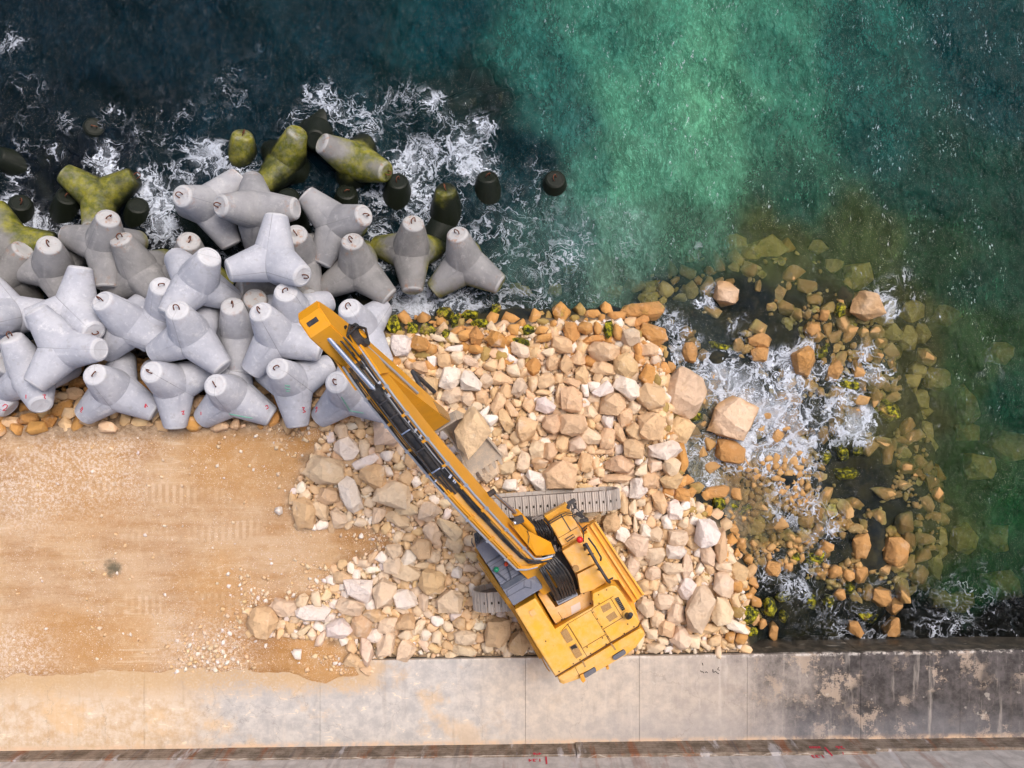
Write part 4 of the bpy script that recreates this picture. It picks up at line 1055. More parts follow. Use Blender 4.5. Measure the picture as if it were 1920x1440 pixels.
def parse():
    out = []
    for (ox, oy, sc, s) in (RA, RB, RC, RD, RE, RF):
        wet = (ox, oy) in ((1200, 400), (1200, 800))
        for it in s.replace('\n', ';').split(';'):
            if not it.strip(): continue
            x, y, w, h, a, k = it.split(',')
            x, y, w, h, a = map(float, (x, y, w, h, a))
            if w == 0: continue
            out.append([ox + x / sc, oy + y / sc, w / sc, h / sc, a, k.strip(), wet])
    keep = []
    for r in out:      # the crops overlap: drop a rock traced twice
        if any((r[0] - q[0]) ** 2 + (r[1] - q[1]) ** 2 < (.30 * min(r[2] + r[3], q[2] + q[3]) / 1.6) ** 2 for q in keep): continue
        keep.append(r)
    return keep

ROCKXY = []
REST = []
def build_rocks():
    rocks = parse()
    # the 290 that show largest are things; the rest join the rubble
    order = sorted(range(len(rocks)), key=lambda i: -rocks[i][2] * rocks[i][3] * (2. if rocks[i][5] in 'mea' else 1.))
    single = set(order[:296])
    print('traced rocks', len(rocks))
    variants = []
    for s in range(26):
        bm = hull_rock(100 + s, random.Random(s).choice([13, 15, 18, 22]), n=random.Random(s + 50).choice([2.6, 3.4, 5.]))
        me = bpy.data.meshes.new('rock'); bm.to_mesh(me); bm.free()
        me.materials.append(M['rock']); smart_smooth(me, 17); variants.append(me)
    P = np.array([list(W(r[0], r[1], -.3))[:2] for r in rocks]); T = terrain_z(P)
    # describe each by what it is nearest to
    counts = {}
    info = []
    for i, r in enumerate(rocks):
        ds = sorted((math.hypot(r[0] - x, r[1] - y), n, x, y) for n, x, y in LANDMARKS)
        d, nm, lx, ly = ds[0] if ds[0][0] > 12 else (0, ds[0][1], ds[0][2], ds[0][3])
        dx, dy = r[0] - lx, r[1] - ly
        side = ('sea-end side' if dx > 0 else 'sand-end side') if abs(dx) > abs(dy) else ('quay side' if dy > 0 else 'open-sea side')
        info.append([d, nm, side]); counts.setdefault((nm, side), []).append((d, i))
    label = {}
    for (nm, side), lst in counts.items():
        for k, (d, i) in enumerate(sorted(x for x in lst if x[1] in single)):
            r = rocks[i]
            size = math.sqrt(r[2] * r[3])
            sz = 'huge' if size > 62 else 'large' if size > 42 else 'medium' if size > 28 else 'small'
            asp = max(r[2], r[3]) / min(r[2], r[3])
            shp = 'long' if asp > 1.6 else 'blocky' if asp < 1.15 else 'angular'
            if d == 0: label[i] = f'{sz} {shp} {COLW[r[5]]} rock that is ' + nm
            else: label[i] = f'{sz} {shp} {COLW[r[5]]} rock, ' + (('' if k == 0 else ORD[min(k, 19)] + ' ') + 'nearest to ') + nm + ' ' + side
    for i, r in enumerate(rocks):
        px, py, w, h, a, k, wet = r
        rr = random.Random(i * 7 + 1)
        z0 = float(T[i]); kk = (H - z0) / H
        wm, hm = w / SC * kk * 1.06, h / SC * kk * 1.06
        th = min(wm, hm) * rr.uniform(.75, 1.0) + .15 * (max(wm, hm) - min(wm, hm))
        size = math.sqrt(w * h)
        if wet:
            top = {'e': .30, 'a': .03, 'o': .13, 'm': .04, 's': -.16 - rr.random() * .20}[k] + WATER
            if k == 's' and not (1220 < px < 1780 and 480 < py < 1190): top -= .35
            if k == 'e': th = max(th, .8)
            z = top - th / 2
            if k in 'eo': z = max(z, z0 + th * .22)
        else:
            z = z0 + th * (.30 if size > 30 else .22) + (.10 if z0 > -.4 else .03)
            if k == 's': z = WATER - .22 - th / 2
        if i not in single:
            loc = W(px, py, z); c = np.array(PAL[{'e': 'c', 'a': 's'}.get(k, k)]) * rr.uniform(.9, 1.08)
            REST.append(((loc.x, loc.y, loc.z, wm / 2, hm / 2, th / 2, R(-a)), c)); ROCKXY.append((loc.x, loc.y, (wm + hm) / 4))
            continue
        o = bpy.data.objects.new('rock', variants[rr.randrange(len(variants))])
        link(o)
        sx, sy = wm / 2, hm / 2
        # meshes are about 2 x 2 x 2: quarter turns keep the traced outline
        q = rr.randrange(4)
        o.scale = (sx, sy, th / 2) if q % 2 == 0 else (sy, sx, th / 2)
        o.rotation_euler = (rr.uniform(-.13, .13), rr.uniform(-.13, .13), R(-a) + q * math.pi / 2)
        o.location = W(px, py, z)
        base = np.array(PAL[{'e': 'c', 'a': 's'}.get(k, k)])
        if wet and k == 'e': base = np.array((.80, .60, .43))
        base = base * rr.uniform(.90, 1.06) * np.array([1, rr.uniform(.935, .985), rr.uniform(.88, 1.02)])
        o.color = (*base, 1)
        o['moss'] = {'m': rr.uniform(.55, .85), 'o': .0, 's': .25}.get(k, 0.) if k in 'ms' else (0.22 if (py < 600 and not wet) else 0.)
        tag(o, label[i], 'rock', 'limestone rocks of the breakwater')
        ROCKXY.append((o.location.x, o.location.y, (wm + hm) / 4))
    # the slab held in the bucket is built with the excavator

def scatter(poly, rmin, rmax, tries, power, rng, avoid=None, over=.8, inset=.0):
    """Dart throwing inside a polygon, large stones first."""
    A = poly_np(poly); lo, hi = A.min(0), A.max(0)
    Pp = rng.uniform(lo, hi, (tries, 2)); d = sdist(Pp, poly)
    Pp = Pp[d > inset]
    n = len(Pp)
    u = np.sort(rng.random(n))
    rad = rmin + (rmax - rmin) * (1 - u) ** power
    cell = rmax * 2; gridd = {}; out = []
    def put(x, y, r):
        gridd.setdefault((int(math.floor(x / cell)), int(math.floor(y / cell))), []).append((x, y, r))
    for (x, y, r) in (avoid or []): put(x, y, r)
    for (x, y), r in zip(Pp, rad):
        i, j = int(math.floor(x / cell)), int(math.floor(y / cell)); ok = True
        for a in (-1, 0, 1):
            for b in (-1, 0, 1):
                for (qx, qy, qr) in gridd.get((i + a, j + b), ()):
                    if (qx - x) ** 2 + (qy - y) ** 2 < ((qr + r) * over) ** 2: ok = False; break
                if not ok: break
            if not ok: break
        if ok: put(x, y, r); out.append((x, y, r))
    return out

def merge_stones(name, items, cols, m, rng, hulls, label, group=None):
    """items: (x, y, z, rx, ry, rz, yaw); one object of many stones nobody could count."""
    V, F, C = [], [], []
    off = 0
    for (x, y, z, rx, ry, rz, a), c in zip(items, cols):
        vs, fs = hulls[rng.integers(len(hulls))]
        ca, sa = math.cos(a), math.sin(a); t1, t2 = rng.normal(0, .25, 2)
        p = vs * (rx, ry, rz)
        p = p + np.column_stack([p[:, 2] * t1, p[:, 2] * t2, -p[:, 0] * t1 - p[:, 1] * t2])
        q = np.column_stack([p[:, 0] * ca - p[:, 1] * sa + x, p[:, 0] * sa + p[:, 1] * ca + y, p[:, 2] + z])
        V.append(q); F.append(fs + off); off += len(vs); C.append(np.tile(c, (len(vs), 1)))
    V = np.concatenate(V); F = np.concatenate(F); C = np.concatenate(C)
    me = bpy.data.meshes.new(name)
    me.vertices.add(len(V)); me.vertices.foreach_set('co', V.ravel())
    me.loops.add(F.size); me.loops.foreach_set('vertex_index', F.ravel().astype(np.int32))
    me.polygons.add(len(F)); me.polygons.foreach_set('loop_start', np.arange(len(F)) * 3); me.polygons.foreach_set('loop_total', np.full(len(F), 3))
    me.update(); me.validate()
    a = me.color_attributes.new('Col', 'FLOAT_COLOR', 'POINT')
    a.data.foreach_set('color', np.column_stack([C, np.ones(len(C))]).ravel())
    me.materials.append(m)
    o = link(bpy.data.objects.new(name, me))
    tag(o, label, None, None, 'stuff')
    return o

def build_rubble():
    rng = np.random.default_rng(17)
    hulls = []; small = []
    for s in range(18):
        bm = hull_rock(500 + s, 18, bevel=0.12 if s % 1 == 0 else 0, n=3.)
        for lst, mk in ((hulls, None),):
            pass
        bm.free()
        bm = hull_rock(500 + s, [11, 13, 16][s % 3], bevel=0, n=[2.4, 3.4, 4.5][s % 3])
        bmesh.ops.bevel(bm, geom=bm.edges[:], offset=.045, segments=1, affect='EDGES', clamp_overlap=True)
        bmesh.ops.triangulate(bm, faces=bm.faces[:])
        hulls.append((np.array([v.co[:] for v in bm.verts]), np.array([[v.index for v in f.verts] for f in bm.faces]))); bm.free()
        bm = hull_rock(700 + s, 10, bevel=0, n=2.4)
        bm.verts.index_update()
        small.append((np.array([v.co[:] for v in bm.verts]), np.array([[v.index for v in f.verts] for f in bm.faces]))); bm.free()
    def fill(name, poly, rmin, rmax, tries, power, pal, m, hl, label, avoid=None, over=.8, lift=.1, zmax=None, flatness=(.55, .9), inset=0., keep=None):
        pts = scatter(poly, rmin, rmax, tries, power, rng, avoid, over, inset)
        if keep is not None: pts = [p for p in pts if keep(*p)]
        P = np.array([(p[0], p[1]) for p in pts]); T = terrain_z(P, fbm(P, .8, 3.))
        items, cols = [], []
        for (x, y, r), z in zip(pts, T):
            ex = rng.uniform(.70, 1.40); ez = rng.uniform(*flatness)
            zz = z + r * ez * lift
            if zmax is not None: zz = min(zz, zmax - r * ez)
            items.append((x, y, zz, r * ex, r / ex, r * ez, rng.uniform(0, 6.28)))
            c = np.array(pal[rng.integers(len(pal))]) * rng.uniform(.86, 1.1) * (1, rng.uniform(.95, 1.01), rng.uniform(.88, 1.04))
            cols.append(c)
        print(name, len(items))
        return merge_stones(name, items, cols, m, rng, hl, label)
    merge_stones('smaller_rocks', [a for a, b in REST], [b for a, b in REST], M['rubble'], rng, hulls, 'smaller limestone rocks lodged between the large ones')
    dry = [PAL['c'], PAL['t'], PAL['w'], PAL['c'], PAL['t'], PAL['t']]
    big = [(x, y, r * .8) for x, y, r in ROCKXY]
    def onland(x, y, r): return y > quay_edge(x) + r * .4 or x < -4.3
    fill('rubble_rocks', PILE, .065, .19, 110000, 2.0, dry, M['rubble'], hulls, 'broken limestone filling the gaps between the larger rocks', big, .80, .35, keep=onland)
    fill('pile_gravel', PILE, .03, .085, 90000, 1.6, dry, M['rubble'], small, 'gravel between the rocks of the pile', [(x, y, r * .6) for x, y, r in ROCKXY], .86, .9, keep=onland)
    shore = [(690, 690), (700, 590), (960, 585), (1160, 575), (1260, 640), (1290, 760), (1300, 900), (1360, 960), (1420, 1040), (1450, 1200), (1380, 1200), (1240, 900), (1220, 680)]
    wetp = [PAL['o'], PAL['t'], PAL['m'], PAL['o']]
    fill('shore_rubble', shore, .08, .24, 16000, 1.6, wetp, M['rubble'], hulls, 'wet orange rubble along the waterline', [(x, y, r * .8) for x, y, r in ROCKXY], .8, .35)
    bed = [(1000, 560), (1200, 520), (1330, 440), (1560, 430), (1720, 540), (1800, 680), (1880, 850), (1890, 1080), (1740, 1196), (1380, 1198), (1370, 1060), (1310, 960), (1270, 880), (1250, 660), (1100, 590)]
    sunk = [(.56, .42, .15), (.60, .47, .20), (.42, .32, .12), (.66, .52, .25), (.26, .22, .10), (.56, .33, .11)]
    pools = [(1590, 470, 34), (1400, 572, 48), (1445, 650, 46), (1340, 620, 40), (1500, 560, 20), (1600, 880, 56), (1575, 850, 34), (1480, 1105, 60), (1560, 1150, 60), (1575, 1030, 34), (1650, 800, 30), (1290, 590, 40), (1620, 920, 30), (1720, 770, 26), (1790, 840, 40), (1700, 1190, 60), (1520, 500, 26), (1480, 620, 24), (1550, 700, 26), (1400, 700, 40), (1530, 780, 30), (1650, 880, 26), (1680, 960, 24), (1620, 1090, 26), (1480, 980, 22), (1430, 1130, 40), (1620, 1180, 40), (1500, 1170, 50)]
    def nopool(x, y, r):
        if rng.random() > .1 + .9 * max(0, min(1, float(sdist(np.array([[x, y]]), bed)[0]) / 1.5)): return False
        k = SC * H / (H - WATER); px, py = 960 + x * k, 720 - y * k
        return all(math.hypot(px - a, py - b) > c * (1 + .35 * math.sin(px * .11 + py * .07)) for a, b, c in pools)
    fill('seabed_rubble', bed, .06, .30, 20000, 3.0, sunk, M['rubble'], hulls, 'brown and olive rubble lying under the shallow water', [(x, y, r * .7) for x, y, r in ROCKXY], .72, .5, zmax=WATER - .03, keep=nopool)
    shoal = [(1330, 900), (1420, 860), (1520, 870), (1560, 960), (1640, 1000), (1660, 1110), (1600, 1190), (1400, 1195), (1385, 1080), (1330, 960)]
    fill('shoal_pebbles', shoal, .04, .15, 30000, 1.8, sunk, M['rubble'], small, 'pebbles on the shoal beside the quay', None, .75, .9, zmax=WATER + .04, keep=nopool)
    edge = [(-40, 640), (230, 640), (300, 700), (480, 700), (640, 700), (700, 740), (640, 800), (200, 800), (120, 800), (-40, 812)]
    fill('back_row_rubble', edge, .07, .26, 9000, 1.5, [PAL['t'], (.62, .42, .23), PAL['o']], M['rubble'], hulls, 'orange stones under the landward row of tetrapods', [(x, y, r * .8) for x, y, r in ROCKXY], .8, .4)
    # loose stones on the sand
    sand = [(-60, 800), (640, 790), (560, 860), (540, 990), (720, 1000), (730, 1030), (600, 1110), (460, 1140), (470, 1200), (640, 1230), (690, 1262), (420, 1262), (-60, 1262)]
    edgeA = np.array([W(*p) [:2] for p in ((720, 1000), (600, 1110), (560, 1140), (480, 1130), (640, 1240), (640, 800), (420, 1235), (370, 1225), (400, 1228), (560, 800))])
    def near(x, y, r):
        d = np.sqrt(((edgeA - (x, y)) ** 2).sum(1)).min()
        return rng.random() < math.exp(-(d / .7) ** 1.3) + .06 and (r < .07 or d < 1.1)
    fill('loose_gravel', sand, .012, .085, 80000, 9., [PAL['w'], PAL['c'], PAL['t']], M['rubble'], small, 'pale loose gravel strewn over the sand', [(x, y, r) for x, y, r in ROCKXY], .95, .35, keep=near)
# ------------------------------------------------------------------ excavator
C5 = (860, 900, 3.6); E1 = (880, 970, 8.0); E2 = (1020, 920, 7.2); E3 = (960, 1060, 6.0); C6 = (560, 540, 3.4275); PX = (0, 0, 1.0)
def cp(fr, x, y): return fr[0] + x / fr[2], fr[1] + y / fr[2]
def wp(fr, pts, z): return [W(*cp(fr, x, y), z) for x, y in pts]

F0 = Vector((.99, -5.56, 2.4))
BF = Vector((-.537, .843, 0)).normalized()
BU = (Vector((0, 0, 1)) + Vector((-.843, -.537, 0)) * .125).normalized()
BR = BF.cross(BU).normalized()
def B(D, Z, lat=0.):
    return F0 + BF * D + BU * (Z - 2.4) + BR * lat

def build_excavator():
    root = empty('excavator', (1.04, -4.92, 0))
    tag(root, 'yellow crawler excavator standing on the rocks with its boom over the tetrapods', 'excavator')
    off = Vector(root.location)
    def add(name, bm, m, parent=root, smooth=False, ang=None):
        bmesh.ops.translate(bm, verts=bm.verts, vec=-off)
        o = obj_bm(name, bm, M[m], parent)
        if smooth or ang: smart_smooth(o.data, ang or 40)
        return o
    def slab(name, fr, pts, zt, zb, m, parent=root, bevel=.02):
        bm = bmesh.new(); prism(bm, wp(fr, pts, zt), zb, zt, bevel)
        return add(name, bm, m, parent)
    def lines(name, fr, polys, z, r, m, parent=root, seg=6):
        bm = bmesh.new()
        for pl in polys:
            tube(bm, [W(*cp(fr, a[0], a[1]), a[2] if len(a) > 2 else z) for a in pl], r, seg)
        return add(name, bm, m, parent, ang=60)
    # ---- tracks
    ang = math.atan2(16, 230)
    tx = Vector((math.cos(ang), math.sin(ang), 0)); ty = Vector((-math.sin(ang), math.cos(ang), 0))
    for cy, nm in ((948, 'far'), (1128, 'near')):
        c = W(1026, cy - (0 if cy < 1000 else 4), 1.2); c.z = 0
        L, Hh, rw = 4.35, 1.08, .49
        bm = bmesh.new(); bh = bmesh.new(); bc = bmesh.new()
        base = .12
        def P(s, v, h): return c + tx * s + ty * v + Vector((0, 0, base + h))
        # loop path of the shoes
        path = []
        half = L / 2 - rw
        n_top = 20
        per = 4 * half + 2 * math.pi * rw; N = int(per / .205)
        def at(u):
            u = u % per
            if u < 2 * half: return (-half + u, 2 * rw, 0.)
            u -= 2 * half
            if u < math.pi * rw:
                a = u / rw; return (half + rw * math.sin(a), rw + rw * math.cos(a), a)
            u -= math.pi * rw
            if u < 2 * half: return (half - u, 0., math.pi)
            u -= 2 * half
            a = u / rw; return (-half - rw * math.sin(a), rw - rw * math.cos(a), math.pi + a)
        for i in range(N):
            s, h, a = at(i * per / N)
            t = Vector((math.cos(a), 0, -math.sin(a))); nrm = Vector((math.sin(a), 0, math.cos(a)))
            T = tx * t.x + Vector((0, 0, 1)) * t.z; Nn = tx * nrm.x + Vector((0, 0, 1)) * nrm.z
            o = P(s, 0, h - .02); hw = .30; d = per / N
            prof = [(-.47, 0), (-.47, .030), (-.40, .034), (-.39, .075), (-.35, .075), (-.33, .036), (-.05, .034), (-.035, .062), (.0, .062), (.015, .034), (.27, .034), (.29, .068), (.33, .068), (.34, .030), (.47, .022), (.47, 0)]
            va = [bm.verts.new(o + T * (p * d) + Nn * q + ty * hw) for p, q in prof]
            vb = [bm.verts.new(o + T * (p * d) + Nn * q - ty * hw) for p, q in prof]
            bm.faces.new(va); bm.faces.new(vb[::-1])
            for k in range(len(prof)):
                bm.faces.new((va[k], vb[k], vb[(k + 1) % len(prof)], va[(k + 1) % len(prof)]))
            # clean-out hole
            q0 = o + T * (.14 * d) + Nn * .037 + ty * -.02
            vs = [bh.verts.new(q0 + T * (.042 * math.cos(w)) + ty * (.042 * math.sin(w))) for w in [k * math.pi / 4 for k in range(8)]]
            f = bh.faces.new(vs)
            ext = bmesh.ops.extrude_face_region(bh, geom=[f]); bmesh.ops.translate(bh, verts=[v for v in ext['geom'] if isinstance(v, bmesh.types.BMVert)], vec=Nn * .004)
        tr = empty('track', c + Vector((0, 0, base))); tr.parent = root; tr.location = c + Vector((0, 0, base)) - off
        toff = c + Vector((0, 0, base))
        def addt(name, b, m):
            bmesh.ops.translate(b, verts=b.verts, vec=-toff); return obj_bm(name, b, M[m], tr)
        addt('track_shoes', bm, 'shoe'); addt('clean_out_holes', bh, 'hole')
        # frame between the runs with rollers, sprocket and idler
        bmb = bmesh.new()
        pts = [(-half - .1, -.22), (half + .1, -.22), (half + .1, .22), (-half - .1, .22)]
        prism(bmb, [P(a, b, 0) for a, b in pts], base + .2, base + .84, .04)
        addt('track_frame', bmb, 'shoedark')
        for s in (-half, half):
            b = bmesh.new(); tube(b, [P(s, -.16, rw), P(s, .16, rw)], rw - .05, 24); addt('idler_wheel', b, 'shoedark')
    slab('undercarriage', PX, [(985, 985), (1060, 980), (1064, 1085), (988, 1090)], .95, .35, 'dark', bevel=.05)
    # ---- upper structure
    deckpts = [(105, 470), (300, 330), (580, 262), (735, 165), (800, 300), (925, 285), (1240, 770), (1180, 830), (1225, 975), (650, 1325), (372, 890)]
    slab('deck', C5, deckpts, 1.62, 1.32, 'worn', bevel=.02)
    bm = bmesh.new(); cc = W(1030, 1040, 1.3)
    tube(bm, [Vector((cc.x, cc.y, .9)), Vector((cc.x, cc.y, 1.34))], .62, 36); add('slew_ring', bm, 'dark')
    slab('machinery_cover', C5, [(415, 250), (560, 262), (700, 470), (805, 640), (835, 790), (690, 860), (560, 760), (470, 600), (380, 330)], 1.70, 1.5, 'dark')
    # engine hood
    hood = slab('engine_hood', E3, [(28, 500), (262, 366), (478, 742), (945, 470), (905, 400), (905, 320), (1110, 225), (1170, 232), (1250, 330), (1440, 640), (1440, 680), (490, 1253)], 2.78, 1.62, 'yellow', bevel=.05)
    def plate(fr, pts, z, h=.018, m='yellow', name='hatch', parent=hood, bevel=.006):
        return slab(name, fr, pts, z + h, z - .01, m, parent, bevel)
    def gap(fr, pts, z, w=.012, parent=hood, name='panel_gap', m='seam'):
        bm = bmesh.new()
        for a, b in zip(pts, pts[1:]):
            p, q = W(*cp(fr, *a), z), W(*cp(fr, *b), z)
            d = (q - p).normalized(); n = Vector((-d.y, d.x, 0)) * w / 2
            p = p - d * w / 2; q = q + d * w / 2
            prism(bm, [p - n, q - n, q + n, p + n], z - .006, z + .004)
        return add(name, bm, m, parent)
    centre = plate(E3, [(630, 660), (885, 512), (1045, 770), (795, 925)], 2.78, .035)
    plate(E3, [(905, 490), (1105, 372), (1238, 588), (1030, 712)], 2.78, .02, name='radiator_door')
    gap(E3, [(560, 735), (625, 660), (885, 510), (985, 455)], 2.785); gap(E3, [(800, 930), (1045, 782)], 2.785); gap(E3, [(890, 515), (1108, 870)], 2.785, .016)
    gap(E3, [(625, 665), (850, 1035)], 2.785); gap(E3, [(905, 485), (1108, 368), (1242, 588), (1032, 715)], 2.785, .014)
    gap(E3, [(1108, 368), (1140, 345)], 2.785); gap(E3, [(1030, 720), (1118, 860)], 2.785)
    gap(E3, [(492, 1252), (800, 1065), (1110, 872), (1420, 690), (1440, 650)], 2.79, .030)
    for pts in ([(995, 465), (1095, 415), (1125, 480), (1028, 535)], [(1055, 580), (1150, 515), (1190, 580), (1100, 638)], [(545, 755), (612, 708), (690, 840), (622, 878)]):
        plate(E3, pts, 2.785, .022, 'mesh', 'mesh_window')
    plate(E3, [(645, 918), (722, 878), (792, 1010), (726, 1050)], 2.785, .022, 'mesh', 'mesh_window')
    plate(E3, [(655, 920), (712, 888), (738, 930), (690, 938), (676, 955)], 2.795, .022, 'hole', 'open_vent')
    plate(E3, [(1155, 375), (1198, 355), (1275, 495), (1240, 515)], 2.785, .02, 'hole', 'vent_slot')
    for k in range(7):
        y = 385 + k * 18
        gap(E3, [(1163 + k * 10.5, y), (1196 + k * 10.5, y - 16)], 2.812, .012, name='vent_slat', m='shoedark')
    plate(E3, [(190, 520), (245, 488), (275, 545), (222, 580)], 2.78, .03, 'peach', 'access_plate')
    # exhaust
    bm = bmesh.new(); e = W(*cp(E3, 1295, 555), 2.8); tube(bm, [e, e + Vector((0, 0, .22)), e + Vector((.02, .05, .33)), e + Vector((.05, .13, .40))], [.075, .075, .07, .062], 16)
    add('exhaust_pipe', bm, 'dark', hood, ang=50)
    bm = bmesh.new(); tube(bm, [e, e + Vector((0, 0, .035))], .13, 18); add('exhaust_collar', bm, 'yellow', hood, ang=50)
    # bolts along the hood
    bm = bmesh.new()
    for x, y in ((910, 525), (958, 603), (1010, 688), (1042, 742), (1080, 800), (845, 918), (885, 990), (1058, 885), (1018, 815), (1262, 765), (1372, 690), (1302, 660), (975, 330), (1065, 275), (980, 425), (530, 1192), (690, 1105), (765, 1060), (380, 852)):
        p = W(*cp(E3, x, y), 2.79); tube(bm, [p, p + Vector((0, 0, .02))], .018, 6)
    add('bolts', bm, 'hole', hood)
    # lower L-shaped cover round the hose bay
    lcov = slab('hose_bay_cover', E3, [(285, 318), (352, 268), (490, 480), (560, 440), (740, 345), (868, 268), (940, 445), (600, 602), (492, 668)], 2.36, 1.62, 'peach', bevel=.015)
    plate(E3, [(660, 465), (765, 410), (775, 490), (672, 555)], 2.36, .006, 'sticker', 'faded_sticker', lcov)
    gap(E3, [(290, 330), (490, 658), (600, 598), (930, 440)], 2.364, .012, lcov)
    gap(E3, [(520, 528), (575, 612)], 2.364, .010, lcov)
    bm = bmesh.new()
    for x, y in ((350, 282), (292, 322), (808, 316), (880, 428), (588, 600), (500, 658), (750, 548), (560, 612)):
        p = W(*cp(E3, x, y), 2.36); tube(bm, [p, p + Vector((0, 0, .02))], .02, 6)
    add('bolts', bm, 'hole', lcov)
    # counterweight
    cw = slab('counterweight', E3, [(496, 1256), (1440, 694), (1500, 748), (1498, 800), (1402, 930), (1290, 1020), (1050, 1142), (820, 1262), (580, 1352), (545, 1335)], 2.62, 1.22, 'yellow', bevel=.12)
    slab('counterweight_top', E3, [(505, 1262), (1436, 705), (1450, 740), (1330, 900), (860, 1180), (600, 1310), (560, 1310)], 2.70, 2.5, 'yellow', cw, .05)
    def oval(cx, cy, a, l, w, name):
        p = W(*cp(E3, cx, cy), 2.705); d = Vector((math.cos(a), math.sin(a), 0)); n = Vector((-d.y, d.x, 0))
        pts = []
        for k in range(20):
            t = k * math.pi / 10; s = 1 if math.cos(t) > 0 else -1
            pts.append(p + d * (s * (l - w) + w * math.cos(t)) + n * (w * math.sin(t)))
        bm = bmesh.new(); prism(bm, pts, 2.60, 2.71); add(name, bm, 'lug', cw)
    oval(1208, 1010, R(31), .20, .068, 'lifting_eye'); oval(875, 1210, R(31), .20, .068, 'lifting_eye')
    slab('bracket', E3, [(760, 1240), (800, 1220), (832, 1300), (800, 1330), (775, 1300)], 2.76, 2.4, 'boom', cw, .03)
    slab('lug', E3, [(1055, 1155), (1085, 1135), (1098, 1165), (1070, 1182)], 2.72, 2.4, 'boom', cw, .02)
    gap(E3, [(712, 1150), (760, 1245)], 2.703, .014, cw); gap(E3, [(795, 1075), (820, 1135)], 2.703, .05, cw, 'rust_run', 'mesh'); gap(E3, [(1115, 880), (1160, 945)], 2.703, .05, cw, 'rust_run', 'mesh')
    # left walkway and handrail
    lw = slab('side_walkway', C5, [(118, 520), (140, 508), (395, 888), (572, 1190), (545, 1212), (372, 905)], 1.80, 1.55, 'worn', bevel=.02)
    lines('handrail', C5, [[(135, 560, 2.1), (300, 800, 2.1), (375, 900, 2.1)], [(390, 905, 2.3), (545, 1170, 2.3), (590, 1260, 2.2), (612, 1290, 1.7)]], 2.2, .018, 'worn')
    # right walkway: two raised ribs and a rusty tread
    rw_ = slab('walkway', PX, [(1098, 990), (1116, 977), (1207, 1114), (1189, 1131), (1160, 1090)], 1.86, 1.5, 'worn', bevel=.02)
    for a, b in (((1098, 990), (1170, 1100)), ((1107, 984), (1196, 1122)), ((1115.5, 978), (1206, 1114))):
        p, q = W(*a, 1.86), W(*b, 1.86); d = (q - p).normalized(); n = Vector((-d.y, d.x, 0)) * .03
        bm = bmesh.new(); prism(bm, [p - n, q - n, q + n, p + n], 1.8, 1.95, .01); add('kick_rail', bm, 'yellow', rw_)
    slab('fuel_tank_edge', E2, [(530, 600), (590, 560), (1010, 1215), (905, 1190), (870, 1290), (640, 1385), (490, 1395), (430, 1110), (240, 820), (245, 745)], 2.2, 1.6, 'yellow', bevel=.03)
    # steps, tool box and tank
    tb = slab('tool_box', E2, [(78, 452), (228, 335), (372, 300), (455, 480), (527, 602), (243, 748)], 2.30, 1.6, 'peach', bevel=.03)
    plate(E2, [(85, 460), (235, 350), (370, 335), (452, 486), (203, 634)], 2.30, .02, 'peach', 'box_lid', tb)
    gap(E2, [(200, 637), (455, 490)], 2.31, .015, tb); gap(E2, [(232, 330), (360, 540)], 2.328, .03, tb, 'lid_strap', 'dark')
    lines('grab_rail', E2, [[(62, 420, 2.5), (225, 325, 2.5), (290, 298, 2.5), (372, 312, 2.5)], [(75, 448, 2.42), (225, 360, 2.42), (300, 325, 2.42), (385, 335, 2.42)],
                            [(290, 655, 2.4), (395, 590, 2.4), (415, 620, 2.4), (310, 690, 2.4), (290, 655, 2.4)]], 2.5, .014, 'dark', tb)
    slab('front_step', E2, [(2, 345), (300, 172), (335, 215), (350, 262), (220, 322), (62, 412)], 1.75, 1.4, 'yellow', bevel=.02)
    tk = slab('fuel_tank', E2, [(242, 820), (450, 690), (545, 700), (602, 880), (690, 985), (432, 1112)], 2.52, 1.6, 'peach', bevel=.04)
    bm = bmesh.new(); p = W(*cp(E2, 430, 1045), 2.52); tube(bm, [p, p + Vector((0, 0, .05))], .09, 18); add('filler_cap', bm, 'mesh', tk)
    slab('battery_box', E2, [(445, 1130), (700, 1000), (838, 1240), (660, 1350), (492, 1395)], 2.50, 1.6, 'peach', bevel=.03)
    bm = bmesh.new(); p = W(*cp(E2, 482, 662), 2.75)
    bmesh.ops.create_icosphere(bm, subdivisions=3, radius=.095, matrix=Matrix.Translation(p)); add('warning_ball', bm, 'red', smooth=True)
    lines('ball_stem', E2, [[(482, 662, 2.3), (482, 662, 2.7)]], 2.3, .015, 'dark')
    # dark grab frame beside the tank
    lines('right_handrail', E2, [[(555, 790, 2.5), (575, 735, 3.0), (700, 960, 3.0), (860, 1215, 3.0), (885, 1235, 2.6)], [(540, 740, 2.9), (575, 720, 3.0)]], 3, .045, 'dark', seg=10)
    lines('handrail_brace', E2, [[(600, 640, 2.9), (690, 760, 2.8), (770, 900, 2.7), (765, 940, 2.5)], [(730, 1060, 2.5), (770, 1080, 2.95)], [(600, 860, 2.5), (660, 850, 2.9)], [(860, 1215, 2.95), (925, 1180, 2.7)]], 2.8, .028, 'dark')
    lines('mirror_frame', E2, [[(530, 770, 2.3), (535, 560, 2.6), (505, 500, 2.7), (385, 350, 2.7), (400, 240, 2.7)], [(400, 330, 2.7), (480, 290, 2.7), (600, 400, 2.3)], [(510, 520, 2.6), (580, 470, 2.6), (580, 510, 2.6), (520, 560, 2.6)], [(385, 250, 2.4), (430, 215, 2.3)], [(440, 240, 2.2), (600, 420, 2.2)]], 2.5, .017, 'dark')
